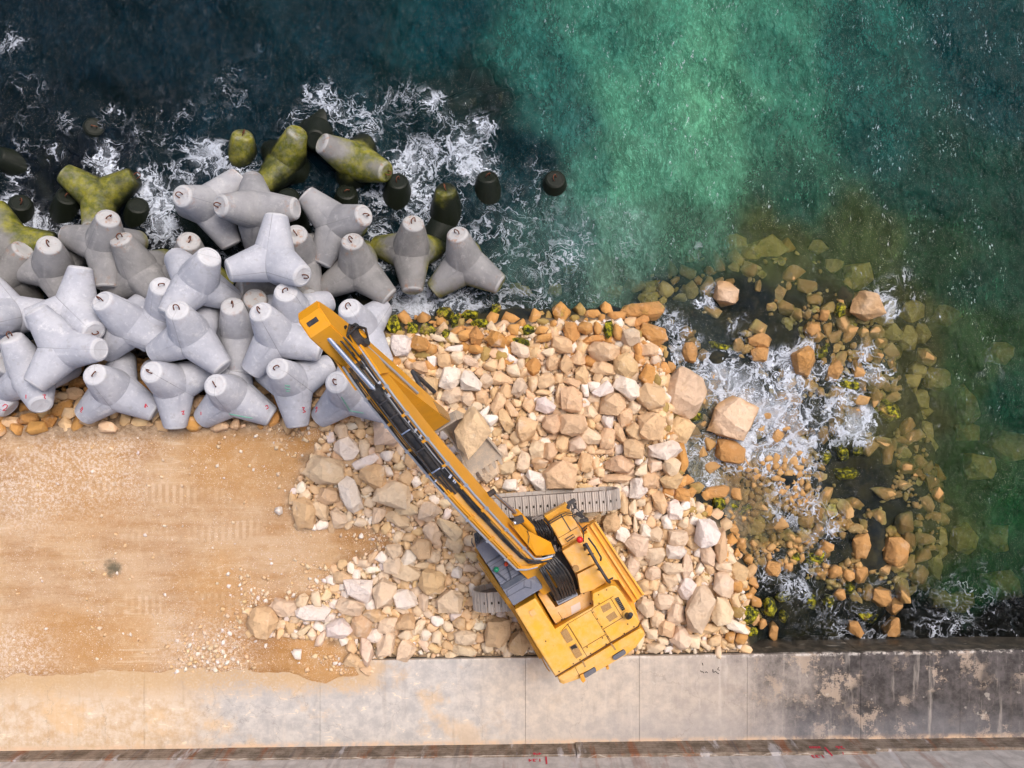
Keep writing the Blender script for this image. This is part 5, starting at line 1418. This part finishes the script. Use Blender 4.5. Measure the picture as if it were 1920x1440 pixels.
    for i, (x, y, z, s) in enumerate(((370, 150, 2.4, .13), (340, 190, 2.3, .12), (410, 200, 2.2, .10), (480, 330, 2.0, .12), (540, 400, 1.9, .13), (500, 300, 1.9, .10))):
        bm = bmesh.new(); p = W(*cp(E2, x, y), z); mtx = Matrix.Translation(p) @ Matrix.Rotation(R(30 + 40 * i), 4, 'Z') @ Matrix.Diagonal((s * 2, s * .8, s * .9, 1))
        bmesh.ops.create_cube(bm, size=1, matrix=mtx)
        bmesh.ops.bevel(bm, geom=bm.edges[:], offset=.015, segments=2, affect='EDGES'); add('mirror' if i < 3 else 'work_lamp', bm, 'dark')
    # ---- cab
    cab = slab('cab', E1, [(84, 436), (300, 300), (535, 150), (760, 500), (960, 815), (1108, 1060), (660, 1338), (570, 1192)], 3.02, 1.65, 'cabgrey', bevel=.06)
    def cabp(pts, z, h, m, name): return slab(name, E1, pts, z + h, z - .01, m, cab, .012)
    cabp([(95, 440), (312, 312), (480, 545), (255, 688)], 3.02, .03, 'cabgrey', 'roof_panel')
    cabp([(262, 700), (490, 562), (780, 800), (470, 1012)], 3.02, .02, 'cabgrey', 'roof_hatch')
    cabp([(455, 1036), (860, 786), (872, 850), (850, 900), (545, 1078)], 3.02, .05, 'cabdark', 'roof_crossbar')
    cabp([(562, 1100), (842, 925), (958, 925), (1070, 1005), (1095, 1066), (662, 1325), (580, 1195)], 3.02, .03, 'cabgrey', 'roof_rear_panel')
    gap(E1, [(570, 1195), (840, 1045), (925, 1065), (925, 960)], 3.052, .02, cab, 'roof_gap', 'cabdark'); gap(E1, [(820, 1045), (822, 950)], 3.052, .02, cab, 'roof_gap', 'cabdark')
    gap(E1, [(250, 692), (480, 555)], 3.056, .025, cab, 'roof_gap', 'cabdark')
    for k in range(5): gap(E1, [(292 + k * 38, 748 + k * 60), (545 + k * 38, 594 + k * 60)], 3.042, .012, cab, 'roof_rib', 'cabdark')
    for s in range(2): gap(E1, [(262 + s * 0, 700), (455, 1010)], 3.046, .018, cab, 'roof_edge', 'pipe')
    gp = slab('windscreen_frame', E1, [(70, 240), (240, 150), (330, 300), (92, 432)], 2.55, 1.7, 'glass', cab, .05)
    lines('wiper_rails', E1, [[(78, 250, 2.6), (100, 420, 2.9)], [(105, 232, 2.6), (130, 402, 2.9)], [(128, 220, 2.6), (150, 390, 2.9)], [(40, 310, 2.3), (35, 380, 2.3), (70, 440, 2.5)]], 2.6, .016, 'cabdark', cab)
    for x, y, m, r in ((404, 784, 'green', .078), (552, 702, 'redlamp', .06)):
        bm = bmesh.new(); p = W(*cp(E1, x, y), 3.12); bmesh.ops.create_icosphere(bm, subdivisions=3, radius=r, matrix=Matrix.Translation(p)); add('beacon', bm, m, cab, smooth=True)
    lines('beacon_stalk', E1, [[(425, 830, 3.12), (565, 950, 3.07)], [(565, 745, 3.12), (590, 790, 3.12), (632, 930, 3.07)]], 3.1, .018, 'cabdark', cab)
    # ---- hoses
    hr = random.Random(4)
    hb = []
    for k in range(11):
        t = k / 10
        s = (1058 + 225 * t, 768 - 170 * t); e_ = (1335 + 265 * t, 1265 - 105 * t)
        bow = 62 + 34 * math.sin(k * 2.1); zz = 3.45 + .12 * math.sin(k * 1.7)
        pts = []
        for i in range(13):
            u = i / 12
            x = s[0] + (e_[0] - s[0]) * u + bow * math.sin(math.pi * u) * (.2 if t < .3 else .8) - 20 * math.sin(math.pi * u); y = s[1] + (e_[1] - s[1]) * u - bow * .3 * math.sin(math.pi * u)
            z = 3.45 + (2.25 - 3.45) * u ** 1.6 + .18 * math.sin(math.pi * u)
            pts.append(W(*cp(E1, x, y), z + hr.uniform(-.01, .01)))
        bm = bmesh.new(); tube(bm, pts, .033, 8); add('hydraulic_hose', bm, 'black', smooth=True)
        bm = bmesh.new(); d = (pts[-1] - pts[-2]).normalized(); tube(bm, [pts[-1] - d * .12, pts[-1] + d * .06], .04, 8); add('hose_fitting', bm, 'pipe', smooth=True)
    lines('manifold_frame', E3, [[(480, 350, 2.3), (520, 440, 2.35), (735, 330, 2.35), (680, 225, 2.3)]], 2.3, .03, 'pipe')
    bm = bmesh.new()
    for k in range(26):
        x, y = hr.uniform(430, 560), hr.uniform(255, 330)
        if k > 12: x, y = hr.uniform(560, 700), hr.uniform(330, 520)
        p = W(*cp(C5, x, y), hr.uniform(1.8, 2.1)); mtx = Matrix.Translation(p) @ Matrix.Rotation(hr.uniform(0, 3), 4, 'Z') @ Matrix.Diagonal((hr.uniform(.08, .22), hr.uniform(.05, .14), hr.uniform(.08, .2), 1))
        bmesh.ops.create_cube(bm, size=1, matrix=mtx)
    bmesh.ops.bevel(bm, geom=bm.edges[:], offset=.012, segments=1, affect='EDGES'); add('valve_block', bm, 'shoedark')
    for k in range(9):
        a = (425 + k * 17 + hr.uniform(-5, 5), 255 + hr.uniform(-8, 8)); b = (520 + k * 14, 400 + hr.uniform(-20, 25))
        bm = bmesh.new(); tube(bm, [W(*cp(C5, a[0] + (b[0] - a[0]) * u + 25 * math.sin(3.1 * u), a[1] + (b[1] - a[1]) * u), 2.0 + .45 * math.sin(3.1 * u)) for u in [i / 10 for i in range(11)]], .028, 7)
        add('slew_hose', bm, 'black', smooth=True)
    # ---- boom
    top = [(-.25, 2.62), (.35, 2.95), (1.0, 3.55), (2.4, 4.62), (3.4, 5.32), (4.6, 5.98), (5.6, 6.45), (6.4, 6.75), (7.2, 6.95), (8.05, 7.0)]
    bot = [(8.2, 6.75), (8.05, 6.50), (7.2, 6.15), (6.2, 5.68), (5.2, 5.25), (4.3, 4.68), (3.4, 4.12), (2.4, 3.55), (1.2, 2.80), (.2, 2.2), (-.25, 2.3)]
    def extrude_profile(prof, w, bevel=.02, w2=None):
        bm = bmesh.new()
        a = [bm.verts.new(B(D, Z, w)) for D, Z in prof]; b = [bm.verts.new(B(D, Z, -(w2 or w))) for D, Z in prof]
        n = len(prof)
        for k in range(n): bm.faces.new((a[k], a[(k + 1) % n], b[(k + 1) % n], b[k]))
        fa = bm.faces.new(a); fb = bm.faces.new(b[::-1])
        if bevel:
            es = [e for e in bm.edges if (e in fa.edges or e in fb.edges)]
            bmesh.ops.bevel(bm, geom=es, offset=bevel, segments=2, affect='EDGES')
        return bm
    boom = add('boom', extrude_profile(top + bot, .27), 'boom', ang=30)
    def ontop(D):
        for (a, za), (b, zb) in zip(top, top[1:]):
            if a <= D <= b: return za + (zb - za) * (D - a) / (b - a)
        return top[-1][1]
    def top_run(lat, h, r, m, D0, D1, name, bend=None, seg=8, wav=0.):
        pts = []
        n = int((D1 - D0) / .25) + 1
        for i in range(n + 1):
            D = D0 + (D1 - D0) * i / n
            pts.append(B(D, ontop(D) + h + r, lat + wav * math.sin(D * 5 + lat * 40)))
        if bend: pts = [W(*cp(E1, *bend), 3.50), (W(*cp(E1, *bend), 3.50) + pts[0]) / 2 + Vector((-.03, -.03, .04))] + pts
        bm = bmesh.new(); tube(bm, pts, r, seg); add(name, bm, m, boom, smooth=True)
    top_run(-.285, .0, .030, 'pipe', .95, 7.6, 'edge_pipe', (1020, 742)); top_run(.285, .0, .030, 'pipe', .95, 7.9, 'edge_pipe', (1250, 580))
    top_run(-.20, .01, .023, 'ypipe', .95, 4.1, 'oil_pipe', (1050, 722)); top_run(-.145, .01, .023, 'ypipe', .95, 3.9, 'oil_pipe', (1075, 700)); top_run(.18, .01, .024, 'ypipe', .95, 4.1, 'oil_pipe', (1240, 610))
    top_run(.09, .02, .032, 'black', .95, 5.6, 'boom_hose', (1200, 640), wav=.006); top_run(.04, .02, .028, 'black', 1.2, 5.8, 'boom_hose', (1160, 660), wav=.008)
    top_run(.135, .02, .02, 'black', 2.6, 7.4, 'boom_hose', wav=.01); top_run(-.24, .02, .02, 'black', 3.9, 7.4, 'boom_hose', wav=.012); top_run(.21, .02, .022, 'black', 3.9, 7.7, 'boom_hose', wav=.01)
    top_run(-.17, .02, .016, 'ypipe', 5.0, 7.1, 'oil_pipe'); top_run(.235, .0, .014, 'ypipe', 4.2, 6.8, 'oil_pipe')
    # dusty top plate
    bm = bmesh.new(); vs = []
    for D in [.9, 1.0, 1.7, 2.4, 2.9, 3.4, 4.0, 4.6, 5.1, 5.6, 6.0, 6.4, 6.8, 7.2]:
        z = ontop(D) + .004; vs.append([bm.verts.new(B(D, z + h, l)) for l, h in ((-.235, 0), (.235, 0), (.235, -.003), (-.235, -.003))])
    for a, b in zip(vs, vs[1:]):
        for k in range(4): bm.faces.new((a[k], b[k], b[(k + 1) % 4], a[(k + 1) % 4]))
    bm.faces.new(vs[0]); bm.faces.new(vs[-1][::-1])
    add('top_plate', bm, 'peach', boom)
    bm = bmesh.new(); vs = []
    for D in [3.7, 4.0, 4.6, 5.1, 5.6, 6.0, 6.4, 6.8, 7.2, 7.5]:
        z = ontop(D) + .009; vs.append([bm.verts.new(B(D, z + h, l)) for l, h in ((-.21, 0), (.22, 0), (.22, -.003), (-.21, -.003))])
    for a, b in zip(vs, vs[1:]):
        for k in range(4): bm.faces.new((a[k], b[k], b[(k + 1) % 4], a[(k + 1) % 4]))
    bm.faces.new(vs[0]); bm.faces.new(vs[-1][::-1])
    add('greasy_plate', bm, 'grime', boom)
    for lat, D0, D1, w, m in ((-.12, 3.8, 7.3, .008, 'black'), (-.05, 3.7, 7.1, .010, 'dark'), (.05, 3.9, 7.4, .009, 'black'), (.16, 4.2, 7.5, .008, 'pipe'), (-.19, 4.6, 7.2, .006, 'dark')):
        top_run(lat, .01, .018, m, D0, D1, 'boom_hose', wav=w)
    # clamps across the pipes
    for D in (1.4, 2.15, 2.95, 3.75, 4.45, 5.2, 5.95, 6.7):
        for lat, w in ((-.17, .075), (.19, .05), (-.285, .045), (.285, .045)):
            bm = bmesh.new(); z = ontop(D)
            for s in (0, 1):
                pass
            vsb = [bm.verts.new(B(D + a, ontop(D + a) + h, lat + l)) for a in (-.035, .035) for h in (0, .075) for l in (-w, w)]
            for f in ((0, 1, 3, 2), (4, 6, 7, 5), (0, 4, 5, 1), (2, 3, 7, 6), (0, 2, 6, 4), (1, 5, 7, 3)): bm.faces.new([vsb[i] for i in f])
            add('pipe_clamp', bm, 'ypipe' if abs(lat) < .25 else 'pipe', boom)
    # bolts and blocks on the upper half
    bm = bmesh.new()
    for k in range(16):
        D = hr.uniform(3.9, 6.9); lat = hr.choice((-.21, .14, .2, .1)); s = hr.uniform(.03, .06)
        p = B(D, ontop(D) + .07, lat); bmesh.ops.create_cube(bm, size=1, matrix=Matrix.Translation(p) @ Matrix.Rotation(R(57), 4, 'Z') @ Matrix.Diagonal((s * 1.8, s, s, 1)))
    add('hose_couplings', bm, 'chrome', boom)
    # flared side plate by the boom foot
    bm = bmesh.new()
    outer = [((640, 110), 3.9), ((770, 104), 3.55), ((875, 205), 3.35), ((1222, 378), 2.8), ((1292, 542), 2.6)]
    inner = [((600, 90), 4.15), ((740, 250), 3.95), ((860, 400), 3.7), ((1000, 570), 3.45), ((1100, 575), 3.2)]
    up = []
    for (o_, zo), (i_, zi) in zip(outer, inner):
        up.append([bm.verts.new(W(*cp(E1, *o_), zo)), bm.verts.new(W(*cp(E1, *i_), zi)), bm.verts.new(W(*cp(E1, *i_), zi) - Vector((0, 0, .3))), bm.verts.new(W(*cp(E1, *o_), zo) - Vector((0, 0, .08)))])
    for a, b in zip(up, up[1:]):
        for k in range(4): bm.faces.new((a[k], b[k], b[(k + 1) % 4], a[(k + 1) % 4]))
    bm.faces.new(up[0]); bm.faces.new(up[-1][::-1])
    add('boom_side_plate', bm, 'boom', boom)
    bm = bmesh.new(); tube(bm, [W(*cp(E1, *q), z + .03) for q, z in (((870, 205), 3.4), ((898, 280), 3.5), ((880, 400), 3.6), ((875, 520), 3.7))], .012, 6); add('lamp_cable', bm, 'black', boom)
    bm = bmesh.new(); p = W(*cp(E1, 745, 35), 4.0); bmesh.ops.create_cube(bm, size=1, matrix=Matrix.Translation(p) @ Matrix.Rotation(R(20), 4, 'Z') @ Matrix.Diagonal((.24, .20, .16, 1)))
    bmesh.ops.bevel(bm, geom=bm.edges[:], offset=.02, segments=2, affect='EDGES'); add('work_lamp', bm, 'dark', boom)
    bm = bmesh.new(); p = W(*cp(E1, 680, 82), 4.05); bmesh.ops.create_icosphere(bm, subdivisions=2, radius=.06, matrix=Matrix.Translation(p)); add('lamp_lens', bm, 'chrome', boom, smooth=True)
    # boom lift cylinders
    for s in (-1, 1):
        bm = bmesh.new(); tube(bm, [B(.95, 1.9, s * .42), B(2.2, 3.0, s * .42)], .11, 16); add('lift_cylinder', bm, 'boom', smooth=True)
        bm = bmesh.new(); tube(bm, [B(2.1, 2.92, s * .42), B(3.1, 3.95, s * .40)], .055, 14); add('lift_rod', bm, 'chrome', smooth=True)
    bm = bmesh.new(); tube(bm, [B(3.1, 3.95, -.46), B(3.1, 3.95, .46)], .08, 16); add('lift_pin', bm, 'dark', boom, smooth=True)
    # stick cylinder along the top of the boom
    cyl = empty('stick_cylinder', B(4.2, 6.2)); cyl.parent = root; cyl.location = B(4.2, 6.2) - off
    def addc(name, bm, m):
        bmesh.ops.translate(bm, verts=bm.verts, vec=-B(4.2, 6.2)); o = obj_bm(name, bm, M[m], cyl); smart_smooth(o.data, 40); return o
    a, b, c_ = B(4.35, 6.12, .03), B(6.75, 7.20, .10), B(8.62, 7.90, -.02)
    bm = bmesh.new(); tube(bm, [a, a.lerp(b, .08), a.lerp(b, .09), b], [.10, .10, .12, .12], 20); addc('barrel', bm, 'black')
    bm = bmesh.new(); tube(bm, [b.lerp(a, .06), b + (b - a).normalized() * .04], .165, 20); addc('gland', bm, 'black')
    for q in (.05, .30, .52, .70, .86):
        bm = bmesh.new(); m_ = a.lerp(b, q); tube(bm, [m_ + BU * .13 - BR * .10, m_ + BU * .15 + BR * .02, m_ + BU * .12 + BR * .13], .022, 8); addc('hose_clip', bm, 'chrome' if q in (.05, .52) else 'dark')
    for lat in (-.11, .12):
        bm = bmesh.new(); tube(bm, [a + BR * lat + BU * .10, a.lerp(b, .5) + BR * lat * 1.1 + BU * .12, b.lerp(a, .02) + BR * lat + BU * .06], .020, 8); addc('cylinder_line', bm, 'dark')
    bm = bmesh.new(); tube(bm, [b, c_], .062, 18); addc('chrome_rod', bm, 'chrome')
    bm = bmesh.new(); tube(bm, [c_ - BR * .13, c_ + BR * .13], .12, 18); addc('rod_eye', bm, 'dark')
    # ---- stick
    stick_prof = [(8.78, 8.02), (8.98, 7.80), (8.75, 7.30), (8.25, 6.45), (7.3, 5.1), (6.4, 3.9), (5.75, 3.0), (5.45, 2.85), (5.28, 3.10), (5.6, 3.75), (6.3, 4.95), (6.95, 6.0), (7.5, 6.85), (7.85, 7.45), (8.35, 7.98)]
    bm = bmesh.new()
    stick = add('stick', extrude_profile(stick_prof, .28, .03), 'boom', ang=30)
    bm = bmesh.new(); tube(bm, [B(8.02, 6.75, -.36), B(8.02, 6.75, .40)], .13, 20); add('stick_pivot', bm, 'dark', stick, smooth=True)
    for s in (-1, 1):     # cheeks of the boom tip either side of the stick
        pr = [(7.0, 6.95), (7.9, 7.08), (8.22, 6.95), (8.28, 6.65), (8.05, 6.45), (7.0, 6.2)]
        bm = bmesh.new(); A_ = [bm.verts.new(B(D, Z, s * .36)) for D, Z in pr]; B_ = [bm.verts.new(B(D, Z, s * .32)) for D, Z in pr]
        for k in range(len(pr)): bm.faces.new((A_[k], A_[(k + 1) % len(pr)], B_[(k + 1) % len(pr)], B_[k]))
        bm.faces.new(A_); bm.faces.new(B_[::-1]); add('boom_tip_cheek', bm, 'boom', boom)
    bm = bmesh.new(); tube(bm, [B(D, Z, .34) for D, Z in ((8.1, 7.0), (7.7, 6.6), (7.0, 5.7), (6.3, 4.85))], .032, 8); add('stick_pipe', bm, 'pipe', stick, smooth=True)
    bm = bmesh.new(); tube(bm, [B(7.75, 7.15, .20), B(8.05, 7.45, .32), B(8.15, 7.25, .55), B(8.05, 6.9, .60), B(7.85, 6.55, .42)], .030, 8); add('stick_hose', bm, 'black', stick, smooth=True)
    bm = bmesh.new(); tube(bm, [B(7.65, 7.10, .10), B(7.95, 7.5, .22), B(8.25, 7.3, .44), B(8.15, 6.9, .5), B(7.85, 6.5, .38)], .026, 8); add('stick_hose', bm, 'black', stick, smooth=True)
    bm = bmesh.new(); tube(bm, [B(7.4, 7.05, -.10), B(7.8, 7.42, .0), B(8.15, 7.5, .14), B(8.3, 7.1, .30)], .035, 8); add('stick_hose', bm, 'black', stick, smooth=True)
    # bucket cylinder on the far face of the stick and the linkage
    bm = bmesh.new(); tube(bm, [B(8.9, 7.1), B(7.9, 5.35)], .10, 16); add('bucket_cylinder', bm, 'dark', stick, smooth=True)
    bm = bmesh.new(); tube(bm, [B(7.95, 5.4), B(6.95, 3.55)], .055, 14); add('bucket_rod', bm, 'chrome', stick, smooth=True)
    for s in (-.22, .22):
        bm = bmesh.new(); tube(bm, [B(6.95, 3.5, s), B(6.25, 3.75, s)], .06, 10); add('link_arm', bm, 'dark', stick, smooth=True)
        bm = bmesh.new(); tube(bm, [B(6.95, 3.5, s), B(6.2, 2.55, s)], .06, 10); add('link_arm', bm, 'dark', stick, smooth=True)
    bm = extrude_profile([(6.0, 3.62), (5.72, 3.0), (5.45, 2.83), (5.27, 3.08), (5.62, 3.78)], .295, .02); add('linkage_guard', bm, 'mesh', stick)
    bm = bmesh.new(); tube(bm, [B(8.0, 6.85, .30), B(8.0, 6.85, .46)], .30, 24); add('pivot_boss', bm, 'dark', stick, ang=40)
    bm = bmesh.new(); tube(bm, [B(8.0, 6.85, .45), B(8.0, 6.85, .49)], .13, 20); add('pivot_cap', bm, 'boom', stick, ang=40)
    for lat in (-.02, .10, .2):
        bm = bmesh.new(); tube(bm, [B(7.3, 7.0, lat), B(7.6, 7.35, lat + .05), B(7.95, 7.6, lat + .08), B(8.2, 7.62, lat + .02)], .022, 7); add('stick_hose', bm, 'black', stick, smooth=True)
    # ---- bucket
    def bw(D): return .30 + .27 * max(0, min(1, (5.42 - D) / 1.7))
    outerp = [(5.2, 2.7), (5.42, 2.25), (5.42, 1.75), (5.25, 1.32), (4.95, 1.02), (4.6, .86), (4.25, .82), (3.9, .88), (3.55, 1.0)]
    bm = bmesh.new(); rows = []
    for i, (D, Z) in enumerate(outerp):
        a = Vector(outerp[max(i - 1, 0)]); b = Vector(outerp[min(i + 1, len(outerp) - 1)]); t = (b - a).normalized(); n = Vector((t.y, -t.x)) * -.045
        w_ = bw(D); rows.append([bm.verts.new(B(D, Z, w_)), bm.verts.new(B(D, Z, -w_)), bm.verts.new(B(D + n.x, Z + n.y, -w_)), bm.verts.new(B(D + n.x, Z + n.y, w_))])
    for a, b in zip(rows, rows[1:]):
        for k in range(4): bm.faces.new((a[k], b[k], b[(k + 1) % 4], a[(k + 1) % 4]))
    bm.faces.new(rows[0]); bm.faces.new(rows[-1][::-1])
    bucket = add('bucket', bm, 'steel')
    side = outerp + [(3.62, 1.05), (4.3, 1.0), (4.8, 1.2), (5.15, 1.7)]
    for s in (-1, 1):
        bm = bmesh.new(); A_ = [bm.verts.new(B(D, Z, s * (bw(D) + .03))) for D, Z in side]; B_ = [bm.verts.new(B(D, Z, s * (bw(D) - .01))) for D, Z in side]
        for k in range(len(side)): bm.faces.new((A_[k], A_[(k + 1) % len(side)], B_[(k + 1) % len(side)], B_[k]))
        bm.faces.new(A_); bm.faces.new(B_[::-1]); add('side_plate', bm, 'steel', bucket)
    for k in range(5):
        l = -.46 + k * .23
        bm = bmesh.new(); v = [bm.verts.new(B(D, Z, l + w)) for D, Z, w in ((3.55, .90, -.06), (3.55, .90, .06), (3.55, 1.02, .06), (3.55, 1.02, -.06), (3.36, 1.08, -.03), (3.36, 1.08, .03), (3.36, 1.12, .03), (3.36, 1.12, -.03))]
        for f in ((0, 1, 2, 3), (7, 6, 5, 4), (0, 4, 5, 1), (1, 5, 6, 2), (2, 6, 7, 3), (3, 7, 4, 0)): bm.faces.new([v[i] for i in f])
        add('tooth', bm, 'steel', bucket)
    # ---- the slab of rock lying in the bucket
    bm = hull_rock(9, 22, .05, n=4.)
    me = bpy.data.meshes.new('rock'); bm.to_mesh(me); bm.free(); me.materials.append(M['rock']); smart_smooth(me, 26)
    o = link(bpy.data.objects.new('rock', me)); o.location = W(884, 811, 1.75); o.scale = (.50, .66, .40); o.rotation_euler = (R(8), R(-6), R(-32))
    o.color = (.84, .60, .36, 1); o['moss'] = 0.
    tag(o, 'large flat tan slab of rock held in the excavator bucket', 'rock', 'limestone rocks of the breakwater')
# ------------------------------------------------------------------ light and camera
def build_light():
    w = bpy.data.worlds.new('World'); scene.world = w; w.use_nodes = True
    nt = w.node_tree; bg = nt.nodes['Background']
    sky = nt.nodes.new('ShaderNodeTexSky'); sky.sky_type = 'NISHITA'; sky.sun_disc = False
    el, az = R(63), R(48)      # the sun stands high over the sea, to the right of the picture
    sky.sun_elevation = el; sky.sun_rotation = az
    sky.air_density = .8; sky.dust_density = 6.0; sky.ozone_density = 1.0
    nt.links.new(sky.outputs[0], bg.inputs[0]); bg.inputs[1].default_value = .145
    ld = bpy.data.lights.new('sun', 'SUN'); ld.energy = 1.15; ld.angle = R(26); ld.color = (1, .965, .92)
    lo = link(bpy.data.objects.new('sun', ld))
    d = Vector((math.sin(az) * math.cos(el), math.cos(az) * math.cos(el), math.sin(el)))
    lo.rotation_mode = 'QUATERNION'; lo.rotation_quaternion = d.to_track_quat('Z', 'Y')
    lo.location = d * 40
    cd = bpy.data.cameras.new('camera'); cd.sensor_width = 36; cd.lens = 36 * H * SC / 1920
    cd.clip_end = 500
    co = link(bpy.data.objects.new('camera', cd)); co.location = (0, 0, H)
    scene.camera = co
    vs = scene.view_settings; vs.view_transform = 'Standard'; vs.look = 'None'; vs.exposure = .29; vs.gamma = 1
    c = scene.cycles; c.use_adaptive_sampling = True; c.adaptive_threshold = .03; c.max_bounces = 6; c.transparent_max_bounces = 16; c.diffuse_bounces = 3; c.volume_bounces = 0
    c.use_denoising = True; c.caustics_reflective = False; c.caustics_refractive = False; c.sample_clamp_indirect = 8

import time
t0 = time.time()
def lap(s): print('%6.1fs %s' % (time.time() - t0, s))
build_mats(); lap('materials')
build_ground(); lap('ground')
build_quay(); lap('quay')
build_water(); lap('water')
units = build_units(); lap('units')
build_marks(units); lap('marks')
build_rocks(); lap('rocks')
build_rubble(); lap('rubble')
build_excavator(); lap('excavator')
build_light()
